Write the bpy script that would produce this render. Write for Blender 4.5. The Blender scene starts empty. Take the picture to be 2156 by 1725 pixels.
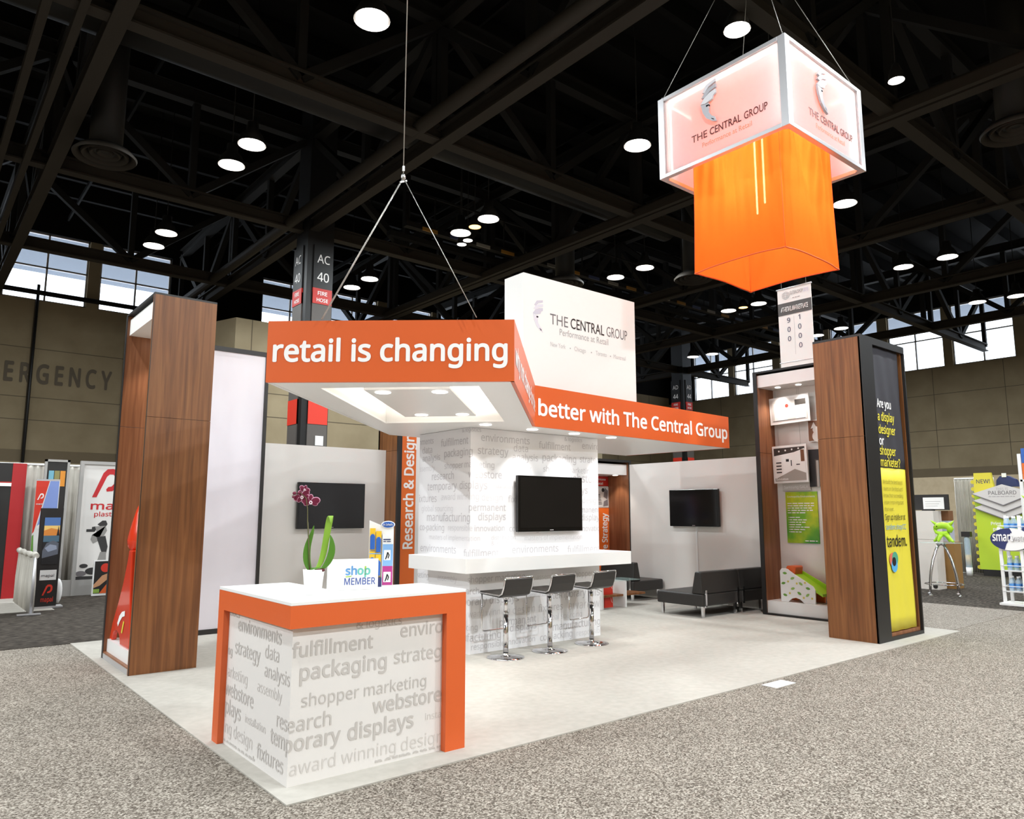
import bpy, bmesh, math, random
from mathutils import Vector, Matrix
random.seed(7)
PI = math.pi
COL = bpy.context.scene.collection
SC = bpy.context.scene

# ------------------------------------------------------------------ camera, world, exposure
cam_data = bpy.data.cameras.new('camera')
cam = bpy.data.objects.new('camera', cam_data); COL.objects.link(cam)
CAM = Vector((-1.719, -3.933, 1.528))
YAW, PITCH, ROLL, FPX = math.radians(50.395), math.radians(8.001), math.radians(0.058), 1553.0
cam.location = CAM
fw = Vector((math.cos(PITCH)*math.cos(YAW), math.cos(PITCH)*math.sin(YAW), math.sin(PITCH)))
rt = Vector((math.sin(YAW), -math.cos(YAW), 0)); up = rt.cross(fw)
r2 = rt*math.cos(ROLL) + up*math.sin(ROLL); u2 = -rt*math.sin(ROLL) + up*math.cos(ROLL)
cam.rotation_euler = Matrix((r2, u2, -fw)).transposed().to_euler()
cam_data.sensor_fit = 'HORIZONTAL'; cam_data.sensor_width = 36.0
cam_data.lens = FPX/2156*36.0
cam_data.clip_start = 0.05; cam_data.clip_end = 300
SC.camera = cam

SC.view_settings.view_transform = 'Standard'; SC.view_settings.look = 'None'
SC.view_settings.gamma = 1.0; SC.view_settings.use_curve_mapping = False
SC.view_settings.exposure = 0.0

W = bpy.data.worlds.new('overcast_sky'); SC.world = W; W.use_nodes = True
_nt = W.node_tree; _bg = _nt.nodes['Background']
_bg.inputs['Color'].default_value = (0.80, 0.89, 1.0, 1); _bg.inputs['Strength'].default_value = 4.6

LAMP_W = 188.0        # one high-bay lamp of the hall
LAMP_C = (0.90, 0.97, 1.0)
SPOT_W = 16.0        # one recessed downlight
SC.cycles.max_bounces = 6; SC.cycles.diffuse_bounces = 3; SC.cycles.glossy_bounces = 3
SC.cycles.transmission_bounces = 5; SC.cycles.transparent_max_bounces = 8
SC.cycles.sample_clamp_indirect = 6.0
SC.cycles.caustics_reflective = False; SC.cycles.caustics_refractive = False

# ------------------------------------------------------------------ materials
MATS = {}
def lin(c):
    return tuple(((x/255)/12.92 if x/255 <= 0.04045 else ((x/255+0.055)/1.055)**2.4) for x in c)
def mat(name, rgb=None, rough=0.5, metal=0.0, spec=0.5, emit=0.0, coat=0.0, var=0.0, vscale=6.0, srgb=True):
    if name in MATS: return MATS[name]
    m = bpy.data.materials.new(name); m.use_nodes = True; MATS[name] = m
    nt = m.node_tree; b = nt.nodes['Principled BSDF']
    c = lin(rgb) if srgb else rgb
    b.inputs['Base Color'].default_value = (*c, 1)
    b.inputs['Roughness'].default_value = rough; b.inputs['Metallic'].default_value = metal
    b.inputs['Specular IOR Level'].default_value = spec; b.inputs['Coat Weight'].default_value = coat
    if emit:
        b.inputs['Emission Color'].default_value = (*c, 1); b.inputs['Emission Strength'].default_value = emit
    if var:
        tc = nt.nodes.new('ShaderNodeTexCoord'); n = nt.nodes.new('ShaderNodeTexNoise'); n.inputs['Scale'].default_value = vscale
        n.inputs['Detail'].default_value = 4
        mx = nt.nodes.new('ShaderNodeMix'); mx.data_type = 'RGBA'
        mx.inputs[6].default_value = (*[x*(1-var) for x in c], 1); mx.inputs[7].default_value = (*[min(1, x*(1+var)) for x in c], 1)
        nt.links.new(tc.outputs['Object'], n.inputs['Vector']); nt.links.new(n.outputs['Fac'], mx.inputs[0])
        nt.links.new(mx.outputs[2], b.inputs['Base Color'])
    return m
def ramp_mat(name, stops, scale=(1, 1, 1), nscale=5.0, detail=6, rough=0.6, spec=0.4, tex='noise', bump=0.0, bscale=None, distort=0.0):
    m = bpy.data.materials.new(name); m.use_nodes = True; MATS[name] = m
    nt = m.node_tree; b = nt.nodes['Principled BSDF']
    tc = nt.nodes.new('ShaderNodeTexCoord'); mp = nt.nodes.new('ShaderNodeMapping'); mp.inputs['Scale'].default_value = scale
    n = nt.nodes.new('ShaderNodeTexNoise'); n.inputs['Scale'].default_value = nscale; n.inputs['Detail'].default_value = detail
    n.inputs['Distortion'].default_value = distort
    r = nt.nodes.new('ShaderNodeValToRGB')
    els = r.color_ramp.elements
    while len(els) < len(stops): els.new(0.5)
    for e, (p, c) in zip(els, stops): e.position = p; e.color = (*lin(c), 1)
    nt.links.new(tc.outputs['Object'], mp.inputs['Vector']); nt.links.new(mp.outputs['Vector'], n.inputs['Vector'])
    nt.links.new(n.outputs['Fac'], r.inputs['Fac']); nt.links.new(r.outputs['Color'], b.inputs['Base Color'])
    b.inputs['Roughness'].default_value = rough; b.inputs['Specular IOR Level'].default_value = spec
    if bump:
        bp = nt.nodes.new('ShaderNodeBump'); bp.inputs['Strength'].default_value = bump; bp.inputs['Distance'].default_value = 0.01
        nt.links.new(n.outputs['Fac'], bp.inputs['Height']); nt.links.new(bp.outputs['Normal'], b.inputs['Normal'])
    return m
white = mat('white_laminate', (242, 240, 238), 0.35)
white_matte = mat('white_matte', (240, 237, 233), 0.7)
wall_white = mat('white_wall_panel', (232, 227, 222), 0.45, var=0.02, vscale=1.5)
orange = mat('orange_laminate', (219, 96, 40), 0.42)
orange_hot = mat('orange_print', (236, 112, 38), 0.5)
black = mat('black_frame', (34, 31, 30), 0.45)
black_gloss = mat('black_gloss', (12, 11, 12), 0.12)
black_leather = mat('black_leather', (40, 37, 35), 0.42, var=0.12, vscale=30)
chrome = mat('chrome', (225, 225, 228), 0.08, metal=1.0)
steel = mat('brushed_steel', (190, 188, 186), 0.3, metal=1.0)
alu = mat('satin_aluminium', (205, 203, 205), 0.4, metal=0.6)
wood = ramp_mat('walnut_laminate', [(0.25, (96, 56, 29)), (0.5, (127, 79, 43)), (0.75, (148, 97, 56))], scale=(9, 9, 0.35), nscale=3.0, detail=8, rough=0.42, distort=0.6)
wood_red = ramp_mat('red_walnut_laminate', [(0.25, (112, 66, 40)), (0.5, (142, 90, 58)), (0.75, (162, 108, 74))], scale=(9, 9, 0.35), nscale=3.0, detail=8, rough=0.42, distort=0.6)
carpet_cream = ramp_mat('cream_carpet', [(0.30, (178, 172, 163)), (0.5, (183, 177, 168)), (0.70, (188, 182, 173))], nscale=14, detail=8, rough=0.95, spec=0.1)
def heather(name, lo, mid, hi, scale, big=0.06):
    """speckled tufted carpet: a random tone for every tuft, with soft wear patches"""
    m = bpy.data.materials.new(name); m.use_nodes = True; MATS[name] = m
    nt = m.node_tree; b = nt.nodes['Principled BSDF']; b.inputs['Roughness'].default_value = 0.95; b.inputs['Specular IOR Level'].default_value = 0.1
    tc = nt.nodes.new('ShaderNodeTexCoord'); v = nt.nodes.new('ShaderNodeTexVoronoi'); v.inputs['Scale'].default_value = scale
    sp = nt.nodes.new('ShaderNodeSeparateColor'); r = nt.nodes.new('ShaderNodeValToRGB')
    e = r.color_ramp.elements; e.new(0.5)
    for q, (p, c) in zip(e, ((0.0, lo), (0.5, mid), (1.0, hi))): q.position = p; q.color = (*lin(c), 1)
    n = nt.nodes.new('ShaderNodeTexNoise'); n.inputs['Scale'].default_value = 3.0; n.inputs['Detail'].default_value = 5
    mr = nt.nodes.new('ShaderNodeMapRange'); mr.inputs['To Min'].default_value = 1-big*2; mr.inputs['To Max'].default_value = 1+big*2
    mx = nt.nodes.new('ShaderNodeMix'); mx.data_type = 'RGBA'; mx.blend_type = 'MULTIPLY'; mx.inputs[0].default_value = 1.0
    L = nt.links.new
    L(tc.outputs['Object'], v.inputs['Vector']); L(v.outputs['Color'], sp.inputs[0]); L(sp.outputs[0], r.inputs['Fac'])
    L(tc.outputs['Object'], n.inputs['Vector']); L(n.outputs['Fac'], mr.inputs['Value'])
    L(r.outputs['Color'], mx.inputs[6]); L(mr.outputs[0], mx.inputs[7]); L(mx.outputs[2], b.inputs['Base Color'])
    return m
carpet_grey = heather('heather_grey_carpet', (74, 66, 58), (127, 118, 108), (180, 171, 159), 115)
carpet_grey2 = heather('grey_carpet_cross_pile', (98, 90, 82), (132, 124, 115), (166, 158, 148), 90)
carpet_dark = ramp_mat('charcoal_carpet', [(0.35, (44, 40, 36)), (0.5, (66, 60, 54)), (0.66, (92, 85, 78))], scale=(1, 3, 1), nscale=9, detail=8, rough=0.95, spec=0.1)
hall_wall = ramp_mat('tan_concrete', [(0.3, (136, 122, 97)), (0.7, (150, 136, 110))], nscale=1.2, detail=4, rough=0.85, spec=0.2)
hall_band = mat('brown_wall_band', (110, 97, 76), 0.85, var=0.08, vscale=2)
hall_brick = ramp_mat('tan_block', [(0.3, (158, 142, 114)), (0.7, (178, 162, 134))], nscale=3, rough=0.9, spec=0.2)
hall_brick_light = ramp_mat('pale_block', [(0.3, (206, 186, 154)), (0.7, (222, 204, 174))], nscale=3, rough=0.9, spec=0.2)
seam = mat('wall_seam', (92, 82, 66), 0.9)
roof_black = mat('black_roof_deck', (15, 14, 12), 0.85, spec=0.15, var=0.15, vscale=2)
beam_black = mat('dark_painted_steel', (26, 24, 21), 0.7, spec=0.2)
beam_brown = mat('bounce_brown_steel', (46, 41, 35), 0.7, spec=0.2)  # floor bounce put into the steel colour as a lighter brown
duct_mat = mat('dark_duct', (28, 26, 23), 0.55, spec=0.25)
col_grey = mat('column_grey', (92, 86, 82), 0.6)
col_black = mat('column_black', (20, 19, 19), 0.5)
sign_red = mat('sign_red', (196, 40, 30), 0.5)
bright_red = mat('bright_red', (222, 58, 40), 0.5)
text_white = mat('white_lettering', (250, 246, 244), 0.5)
text_black = mat('black_lettering', (30, 28, 30), 0.5)
text_grey = mat('grey_lettering', (120, 114, 116), 0.5)
text_pale = mat('pale_grey_lettering', (176, 170, 170), 0.5)
word_dark = mat('warm_grey_print', (199, 192, 187), 0.5)
word_light = mat('pale_warm_grey_print', (211, 204, 199), 0.5)
glow_lens = mat('lit_lens', (255, 250, 242), 0.4, emit=9.0)
glow_warm = mat('lit_amber_lens', (255, 190, 110), 0.4, emit=5.0)
glow_led = mat('led_strip', (236, 236, 255), 0.4, emit=4.0)
frame_grey = mat('grey_frame', (172, 168, 164), 0.45)
drape_grey = ramp_mat('grey_drape', [(0.3, (176, 170, 160)), (0.7, (208, 202, 192))], scale=(6, 6, 0.3), nscale=4, rough=0.8, spec=0.2)
lime = mat('lime_green', (168, 214, 44), 0.4)
lime_board = ramp_mat('lime_board', [(0.3, (176, 206, 60)), (0.7, (204, 222, 52))], nscale=0.8, detail=1, rough=0.5)
yellow = mat('banner_yellow', (226, 210, 66), 0.55)
navy = mat('navy_blue', (44, 52, 100), 0.45)
blue = mat('bright_blue', (48, 98, 180), 0.4)
sky_blue = mat('sky_blue', (130, 176, 226), 0.5)
magenta = mat('magenta_print', (176, 52, 130), 0.5)
red_plastic = mat('glossy_red_plastic', (218, 58, 28), 0.25, coat=0.3)
cable_mat = mat('steel_cable', (190, 186, 180), 0.35, metal=0.7)

def glass_mat(name, rgb=(235, 240, 245), alpha=0.25, rough=0.05):
    m = bpy.data.materials.new(name); m.use_nodes = True; MATS[name] = m
    nt = m.node_tree; b = nt.nodes['Principled BSDF']; o = nt.nodes['Material Output']
    b.inputs['Base Color'].default_value = (*lin(rgb), 1); b.inputs['Roughness'].default_value = rough
    t = nt.nodes.new('ShaderNodeBsdfTransparent'); x = nt.nodes.new('ShaderNodeMixShader'); x.inputs[0].default_value = alpha
    nt.links.new(t.outputs[0], x.inputs[1]); nt.links.new(b.outputs[0], x.inputs[2]); nt.links.new(x.outputs[0], o.inputs['Surface'])
    return m
window_glass = glass_mat('window_glass', (190, 205, 215), 0.12)
clear_glass = glass_mat('clear_glass', (200, 225, 220), 0.22)
clear_bottle = glass_mat('clear_bottle', (200, 220, 235), 0.45)

def cloth_glow(name, rgb, mixf):
    m = bpy.data.materials.new(name); m.use_nodes = True; MATS[name] = m
    nt = m.node_tree; o = nt.nodes['Material Output']; nt.nodes.remove(nt.nodes['Principled BSDF'])
    d = nt.nodes.new('ShaderNodeBsdfDiffuse'); t = nt.nodes.new('ShaderNodeBsdfTranslucent'); x = nt.nodes.new('ShaderNodeMixShader')
    d.inputs[0].default_value = (*lin(rgb), 1); t.inputs[0].default_value = (*lin(rgb), 1); x.inputs[0].default_value = mixf
    nt.links.new(d.outputs[0], x.inputs[1]); nt.links.new(t.outputs[0], x.inputs[2])
    p = nt.nodes.new('ShaderNodeBsdfTransparent'); p.inputs[0].default_value = (1, .75, .5, 1); y = nt.nodes.new('ShaderNodeMixShader'); y.inputs[0].default_value = 0.045
    nt.links.new(x.outputs[0], y.inputs[1]); nt.links.new(p.outputs[0], y.inputs[2]); nt.links.new(y.outputs[0], o.inputs['Surface'])
    return m
orange_cloth = cloth_glow('orange_stretch_fabric', (255, 126, 46), 0.55)
def frosted(name):
    m = bpy.data.materials.new(name); m.use_nodes = True; MATS[name] = m
    nt = m.node_tree; o = nt.nodes['Material Output']; nt.nodes.remove(nt.nodes['Principled BSDF'])
    d = nt.nodes.new('ShaderNodeBsdfTranslucent'); d.inputs[0].default_value = (0.88, 0.87, 0.92, 1)
    e = nt.nodes.new('ShaderNodeBsdfDiffuse'); e.inputs[0].default_value = (0.85, 0.84, 0.88, 1)
    t = nt.nodes.new('ShaderNodeBsdfRefraction'); t.inputs['Roughness'].default_value = 0.32; t.inputs['IOR'].default_value = 1.12
    t.inputs[0].default_value = (1, 1, 1, 1)
    x = nt.nodes.new('ShaderNodeMixShader'); x.inputs[0].default_value = 0.5
    y = nt.nodes.new('ShaderNodeMixShader'); y.inputs[0].default_value = 0.24
    nt.links.new(d.outputs[0], x.inputs[1]); nt.links.new(e.outputs[0], x.inputs[2])
    nt.links.new(x.outputs[0], y.inputs[1]); nt.links.new(t.outputs[0], y.inputs[2]); nt.links.new(y.outputs[0], o.inputs['Surface'])
    return m
frost = frosted('frosted_acrylic')

# ------------------------------------------------------------------ mesh helpers
class G:
    """collects shapes in world coordinates; build() links them as ONE mesh object"""
    def __init__(s): s.bm = bmesh.new(); s.mi = 0
    def m(s, i): s.mi = i; return s
    def face(s, pts, smooth=False):
        try: f = s.bm.faces.new([s.bm.verts.new(p) for p in pts])
        except ValueError: return
        f.material_index = s.mi; f.smooth = smooth; return f
    def box(s, x0, x1, y0, y1, z0, z1):
        v = [s.bm.verts.new((x, y, z)) for x in (x0, x1) for y in (y0, y1) for z in (z0, z1)]
        for q in ((0,1,3,2), (4,6,7,5), (0,4,5,1), (2,3,7,6), (0,2,6,4), (1,5,7,3)):
            f = s.bm.faces.new([v[i] for i in q]); f.material_index = s.mi
        return s
    def obox(s, c, U, V, N, w, h, d):
        """box centred at c with half-size along unit vectors U, V, N"""
        c, U, V, N = Vector(c), Vector(U), Vector(V), Vector(N)
        v = [s.bm.verts.new(c + U*a*w/2 + V*b*h/2 + N*e*d/2) for a in (-1, 1) for b in (-1, 1) for e in (-1, 1)]
        for q in ((0,1,3,2), (4,6,7,5), (0,4,5,1), (2,3,7,6), (0,2,6,4), (1,5,7,3)):
            f = s.bm.faces.new([v[i] for i in q]); f.material_index = s.mi
        return s
    def bar(s, a, b, w, h=None):
        a, b = Vector(a), Vector(b); d = (b-a); L = d.length; d.normalize()
        up = Vector((0, 0, 1)) if abs(d.z) < 0.99 else Vector((1, 0, 0))
        U = d.cross(up).normalized(); V = U.cross(d).normalized()
        return s.obox((a+b)/2, U, V, d, w, h or w, L)
    def prism(s, poly, O, U, V, N, d):
        """2-D polygon in the U,V plane at O, thickness d along N"""
        O, U, V, N = Vector(O), Vector(U), Vector(V), Vector(N)
        a = [s.bm.verts.new(O+U*x+V*y) for x, y in poly]; b = [s.bm.verts.new(O+U*x+V*y+N*d) for x, y in poly]
        n = len(a)
        for fv in (a[::-1], b):
            f = s.bm.faces.new(fv); f.material_index = s.mi
        for i in range(n):
            f = s.bm.faces.new((a[i], a[(i+1) % n], b[(i+1) % n], b[i])); f.material_index = s.mi
        return s
    def plan(s, poly, z0, z1): return s.prism(poly, (0, 0, z0), (1, 0, 0), (0, 1, 0), (0, 0, 1), z1-z0)
    def tube(s, pts, r, seg=10, closed=False, cap=True):
        pts = [Vector(p) for p in pts]; n = len(pts); rings = []
        rr = r if isinstance(r, (list, tuple)) else [r]*n
        prev = None
        for i, p in enumerate(pts):
            if closed: d = pts[(i+1) % n]-pts[i-1]
            else: d = pts[min(i+1, n-1)]-pts[max(i-1, 0)]
            d.normalize()
            if prev is None:
                a = Vector((0, 0, 1)) if abs(d.z) < 0.9 else Vector((1, 0, 0)); U = d.cross(a).normalized()
            else: U = (prev - d*prev.dot(d)).normalized()
            prev = U; V = d.cross(U)
            rings.append([s.bm.verts.new(p+(U*math.cos(t)+V*math.sin(t))*rr[i]) for t in [2*PI*k/seg for k in range(seg)]])
        for i in range(n if closed else n-1):
            A, B = rings[i], rings[(i+1) % n]
            for k in range(seg):
                f = s.bm.faces.new((A[k], A[(k+1) % seg], B[(k+1) % seg], B[k])); f.smooth = True; f.material_index = s.mi
        if cap and not closed:
            for R in (rings[0][::-1], rings[-1]):
                f = s.bm.faces.new(R); f.material_index = s.mi
        return s
    def cyl(s, a, b, r, seg=24, rb=None): return s.tube([a, b], [r, r if rb is None else rb], seg)
    def lathe(s, prof, c, seg=32, ax=None):
        """profile [(r, h)] turned about the vertical through c"""
        c = Vector(c); A = Vector(ax or (0, 0, 1)).normalized()
        U = Vector((1, 0, 0)) if abs(A.x) < 0.9 else Vector((0, 1, 0)); U = (U-A*U.dot(A)).normalized(); V = A.cross(U)
        rings = []
        for r, h in prof:
            if r < 1e-6: rings.append([s.bm.verts.new(c+A*h)])
            else: rings.append([s.bm.verts.new(c+A*h+(U*math.cos(2*PI*k/seg)+V*math.sin(2*PI*k/seg))*r) for k in range(seg)])
        for A_, B_ in zip(rings, rings[1:]):
            for k in range(seg):
                k2 = (k+1) % seg
                q = [A_[k % len(A_)], A_[k2 % len(A_)], B_[k2 % len(B_)], B_[k % len(B_)]]
                q = [x for i, x in enumerate(q) if x not in q[:i]]
                if len(q) >= 3:
                    try: f = s.bm.faces.new(q)
                    except ValueError: continue
                    f.smooth = True; f.material_index = s.mi
        return s
    def ball(s, c, r, seg=16):
        r = (r, r, r) if not isinstance(r, (tuple, list)) else r
        M = Matrix.Translation(c) @ Matrix.Diagonal((*r, 1))
        g = bmesh.ops.create_uvsphere(s.bm, u_segments=seg, v_segments=max(6, seg//2), radius=1, matrix=M)
        for v in g['verts']:
            for f in v.link_faces: f.smooth = True; f.material_index = s.mi
        return s
    def oball(s, c, U, V, N, a, b, d, seg=14):
        U, V, N = Vector(U)*a, Vector(V)*b, Vector(N)*d
        M = Matrix(((U.x, V.x, N.x, c[0]), (U.y, V.y, N.y, c[1]), (U.z, V.z, N.z, c[2]), (0, 0, 0, 1)))
        g = bmesh.ops.create_uvsphere(s.bm, u_segments=seg, v_segments=max(6, seg//2), radius=1, matrix=M)
        for v in g['verts']:
            for f in v.link_faces: f.smooth = True; f.material_index = s.mi
        return s
    def ribbon(s, path, widths, side, th=0.004):
        """leaf-like strip: path of points, half widths, side direction"""
        path = [Vector(p) for p in path]; rows = []
        for p, w in zip(path, widths):
            sd = Vector(side).normalized()
            rows.append([s.bm.verts.new(p+sd*w*k + Vector((0, 0, -abs(k)*w*0.0))) for k in (-1, 0, 1)])
        for A, B in zip(rows, rows[1:]):
            for k in (0, 1):
                f = s.bm.faces.new((A[k], A[k+1], B[k+1], B[k])); f.smooth = True; f.material_index = s.mi
        return s
    def build(s, name, mats, parent=None, bevel=0.0, seg=2, solid=0.0, subsurf=0):
        bmesh.ops.recalc_face_normals(s.bm, faces=s.bm.faces)
        me = bpy.data.meshes.new(name); 
        off = ORG.get(parent.name, Vector()) if parent else Vector()
        if not parent:
            vs = [v.co for v in s.bm.verts]
            mn = Vector([min(v[i] for v in vs) for i in range(3)]); mx = Vector([max(v[i] for v in vs) for i in range(3)])
            off = Vector(((mn.x+mx.x)/2, (mn.y+mx.y)/2, mn.z))
        bmesh.ops.translate(s.bm, verts=s.bm.verts, vec=-off)
        s.bm.to_mesh(me); s.bm.free()
        for k in (mats if isinstance(mats, (list, tuple)) else [mats]): me.materials.append(k)
        o = bpy.data.objects.new(name, me); COL.objects.link(o)
        if parent: o.parent = parent; ORG[o.name] = off
        else: o.location = off; ORG[o.name] = off
        if solid: md = o.modifiers.new('solid', 'SOLIDIFY'); md.thickness = solid; md.offset = 0
        if subsurf: md = o.modifiers.new('smooth', 'SUBSURF'); md.levels = subsurf; md.render_levels = subsurf
        if bevel:
            md = o.modifiers.new('edge', 'BEVEL'); md.width = bevel; md.segments = seg; md.limit_method = 'ANGLE'; md.angle_limit = math.radians(40)
        return o
ORG = {}
def tag(o, label, cat, group=None):
    o['label'] = label; o['category'] = cat
    if group: o['group'] = group
    return o
def thing(name, label, cat, loc=(0, 0, 0), group=None):
    o = bpy.data.objects.new(name, None); COL.objects.link(o); o.location = loc; o.empty_display_size = 0.1
    ORG[o.name] = Vector(loc)
    return tag(o, label, cat, group)
def struct(name, g, m, **k):
    o = g.build(name, m, **k); o['kind'] = 'structure'; return o
def dup(root, loc, rotz=None, label=None, group=None):
    r = root.copy(); COL.objects.link(r); r.location = loc
    if rotz is not None: r.rotation_euler = (0, 0, rotz)
    if label: r['label'] = label
    if group: r['group'] = group
    for ch in list(root.children):
        c = ch.copy(); COL.objects.link(c); c.parent = r
        for gch in list(ch.children):
            d = gch.copy(); COL.objects.link(d); d.parent = c
    return r
def lamp(kind, name, loc, power, parent=None, size=0.1, color=(1, 0.96, 0.9), spot=None, blend=0.6, target=None, shape='DISK', size_y=None):
    L = bpy.data.lights.new(name, kind); L.energy = power; L.color = color
    if kind == 'AREA':
        L.shape = shape; L.size = size
        if size_y: L.size_y = size_y
    elif kind == 'SPOT':
        L.spot_size = spot or math.radians(70); L.spot_blend = blend; L.shadow_soft_size = size
    else: L.shadow_soft_size = size
    o = bpy.data.objects.new(name, L); COL.objects.link(o)
    off = ORG.get(parent.name, Vector()) if parent else Vector()
    o.location = Vector(loc)-off
    if parent: o.parent = parent
    if target is not None:
        o.rotation_euler = (Vector(target)-Vector(loc)).to_track_quat('-Z', 'Y').to_euler()
    return o

# ------------------------------------------------------------------ lettering
_cache = {}
import os
try:                                   # humanist sans bundled with Blender; the built-in face otherwise
    SANS = bpy.data.fonts.load(os.path.join(bpy.utils.system_resource('DATAFILES'), 'fonts', 'NotoSansHebrew-Regular.woff2'))
except Exception:
    SANS = None
_cap = {}
def raw_text(s, font):
    cu = bpy.data.curves.new('lettering', 'FONT'); cu.body = s; cu.resolution_u = 3
    if font: cu.font = font
    o = bpy.data.objects.new('lettering', cu); COL.objects.link(o)
    dg = bpy.context.evaluated_depsgraph_get(); me = bpy.data.meshes.new_from_object(o.evaluated_get(dg))
    vs = [(v.co.x, v.co.y) for v in me.vertices]; fs = [tuple(p.vertices) for p in me.polygons]
    bpy.data.meshes.remove(me); bpy.data.objects.remove(o); bpy.data.curves.remove(cu)
    return vs, fs
def text_mesh(s, bold, font='sans'):
    """outline text with a cap height of 0.7; bold = extra stroke radius, made of shifted copies"""
    k = (s, bold, font)
    if k not in _cache:
        f = SANS if font == 'sans' else None
        if font not in _cap: _cap[font] = max(p[1] for p in raw_text('H', f)[0])
        vs, fs = raw_text(s, f); q = 0.7/_cap[font]
        vs = [(x*q, y*q, 0.0) for x, y in vs]
        if bold > 0:
            n = len(vs); V, F = [], []
            for j in range(8):
                dx, dy = bold*math.cos(j*PI/4), bold*math.sin(j*PI/4)
                F += [tuple(i+len(V) for i in f_) for f_ in fs]; V += [(x+dx, y+dy, (j+1)*0.00004) for x, y, z in vs]
            F += [tuple(i+len(V) for i in f_) for f_ in fs]; V += vs
            vs, fs = V, F
        _cache[k] = (vs, fs)
    return _cache[k]
def text_width(s, bold=0.0, font='sans'):
    vs, _ = text_mesh(s, bold, font); xs = [v[0] for v in vs]
    return min(xs), max(xs)
BOLD = {-2: 0.0, -1: 0.0, 0: 0.004, 1: 0.013, 2: 0.024}
class Letters:
    """flat lettering laid out in metres on a plane (u to the right, v up)"""
    def __init__(s): s.bm = bmesh.new(); s.lay = 0
    def put(s, txt, u0, v, w=None, size=None, bold=0.0, m=0, tall=1.0, align='l', rot=False, font='sans'):
        vs, fs = text_mesh(txt, bold, font)
        if not vs: return s
        x0 = min(p[0] for p in vs); x1 = max(p[0] for p in vs)
        sx = w/(x1-x0) if w else size
        sy = (size if size else sx)*tall
        wd = (x1-x0)*sx
        ox = u0 if align == 'l' else (u0-wd/2 if align == 'c' else u0-wd)
        nv = []; z0 = s.lay*0.00012 + (0.0001 if s.lay else 0.0)
        for x, y, zz in vs:
            zz += z0
            a, b = (x-x0)*sx+ (ox if not rot else 0), y*sy
            if rot: nv.append(s.bm.verts.new((u0-b, v+a, zz)))
            else: nv.append(s.bm.verts.new((a, v+b, zz)))
        for f in fs:
            try: q = s.bm.faces.new([nv[i] for i in f]); q.material_index = m
            except ValueError: pass
        return s
    def poly(s, pts, m=0, z=0.0):
        s.lay += 1; z += s.lay*0.00012
        f = s.bm.faces.new([s.bm.verts.new((x, y, z)) for x, y in pts]); f.material_index = m; return s
    def rect(s, a, b, c, d, m=0, z=0.0): return s.poly([(a, c), (b, c), (b, d), (a, d)], m, z)
    def fine_print(s, u0, u1, v, h, m=0, seed=1):
        """a row of text too small to read: word-long dashes"""
        q = random.Random(seed); u = u0
        while u < u1-h*2:
            w = min(h*q.uniform(2.2, 6.5), u1-u); s.rect(u, u+w, v, v+h, m); u += w+h*.9
        return s
    def disc(s, cx, cy, r, m=0, z=0.0, ry=None, n=28):
        return s.poly([(cx+r*math.cos(2*PI*k/n), cy+(ry or r)*math.sin(2*PI*k/n)) for k in range(n)], m, z)
    def cut(s, co, no):
        bmesh.ops.bisect_plane(s.bm, geom=s.bm.verts[:]+s.bm.edges[:]+s.bm.faces[:], plane_co=co, plane_no=no, clear_outer=True); return s
    def clip(s, a=None, b=None, c=None, d=None):
        if a is not None: s.cut((a, 0, 0), (-1, 0, 0))
        if b is not None: s.cut((b, 0, 0), (1, 0, 0))
        if c is not None: s.cut((0, c, 0), (0, -1, 0))
        if d is not None: s.cut((0, d, 0), (0, 1, 0))
        return s
    def split0(s):
        bmesh.ops.bisect_plane(s.bm, geom=s.bm.verts[:]+s.bm.edges[:]+s.bm.faces[:], plane_co=(0, 0, 0), plane_no=(1, 0, 0)); return s
    def build(s, name, mats, parent, O, U, V=(0, 0, 1), N=None, off=0.002, fold=None, label=None):
        O, U, V = Vector(O), Vector(U).normalized(), Vector(V).normalized()
        N = Vector(N).normalized() if N is not None else U.cross(V)
        org = ORG.get(parent.name, Vector())
        if fold is not None:
            UL, NL = Vector(fold[0]), Vector(fold[1])
            s.split0()
            for v in s.bm.verts:
                x, y, z = v.co
                if abs(x) < 1e-5: v.co = O+V*y+(N+NL)*(off+z)
                elif x > 0: v.co = O+U*x+V*y+N*(off+z)
                else: v.co = O+UL*(-x)+V*y+NL*(off+z)
        else:
            for v in s.bm.verts:
                x, y, z = v.co; v.co = O+U*x+V*y+N*(off+z)
        for f in s.bm.faces:
            f.normal_update()
        bmesh.ops.translate(s.bm, verts=s.bm.verts, vec=-org)
        me = bpy.data.meshes.new(name); s.bm.to_mesh(me); s.bm.free()
        for k in (mats if isinstance(mats, (list, tuple)) else [mats]): me.materials.append(k)
        o = bpy.data.objects.new(name, me); COL.objects.link(o); o.parent = parent; ORG[o.name] = org
        if label: o['label'] = label
        return o
X, Y, Zv = Vector((1, 0, 0)), Vector((0, 1, 0)), Vector((0, 0, 1))
ZB = 0.008   # top of the booth carpet

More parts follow.
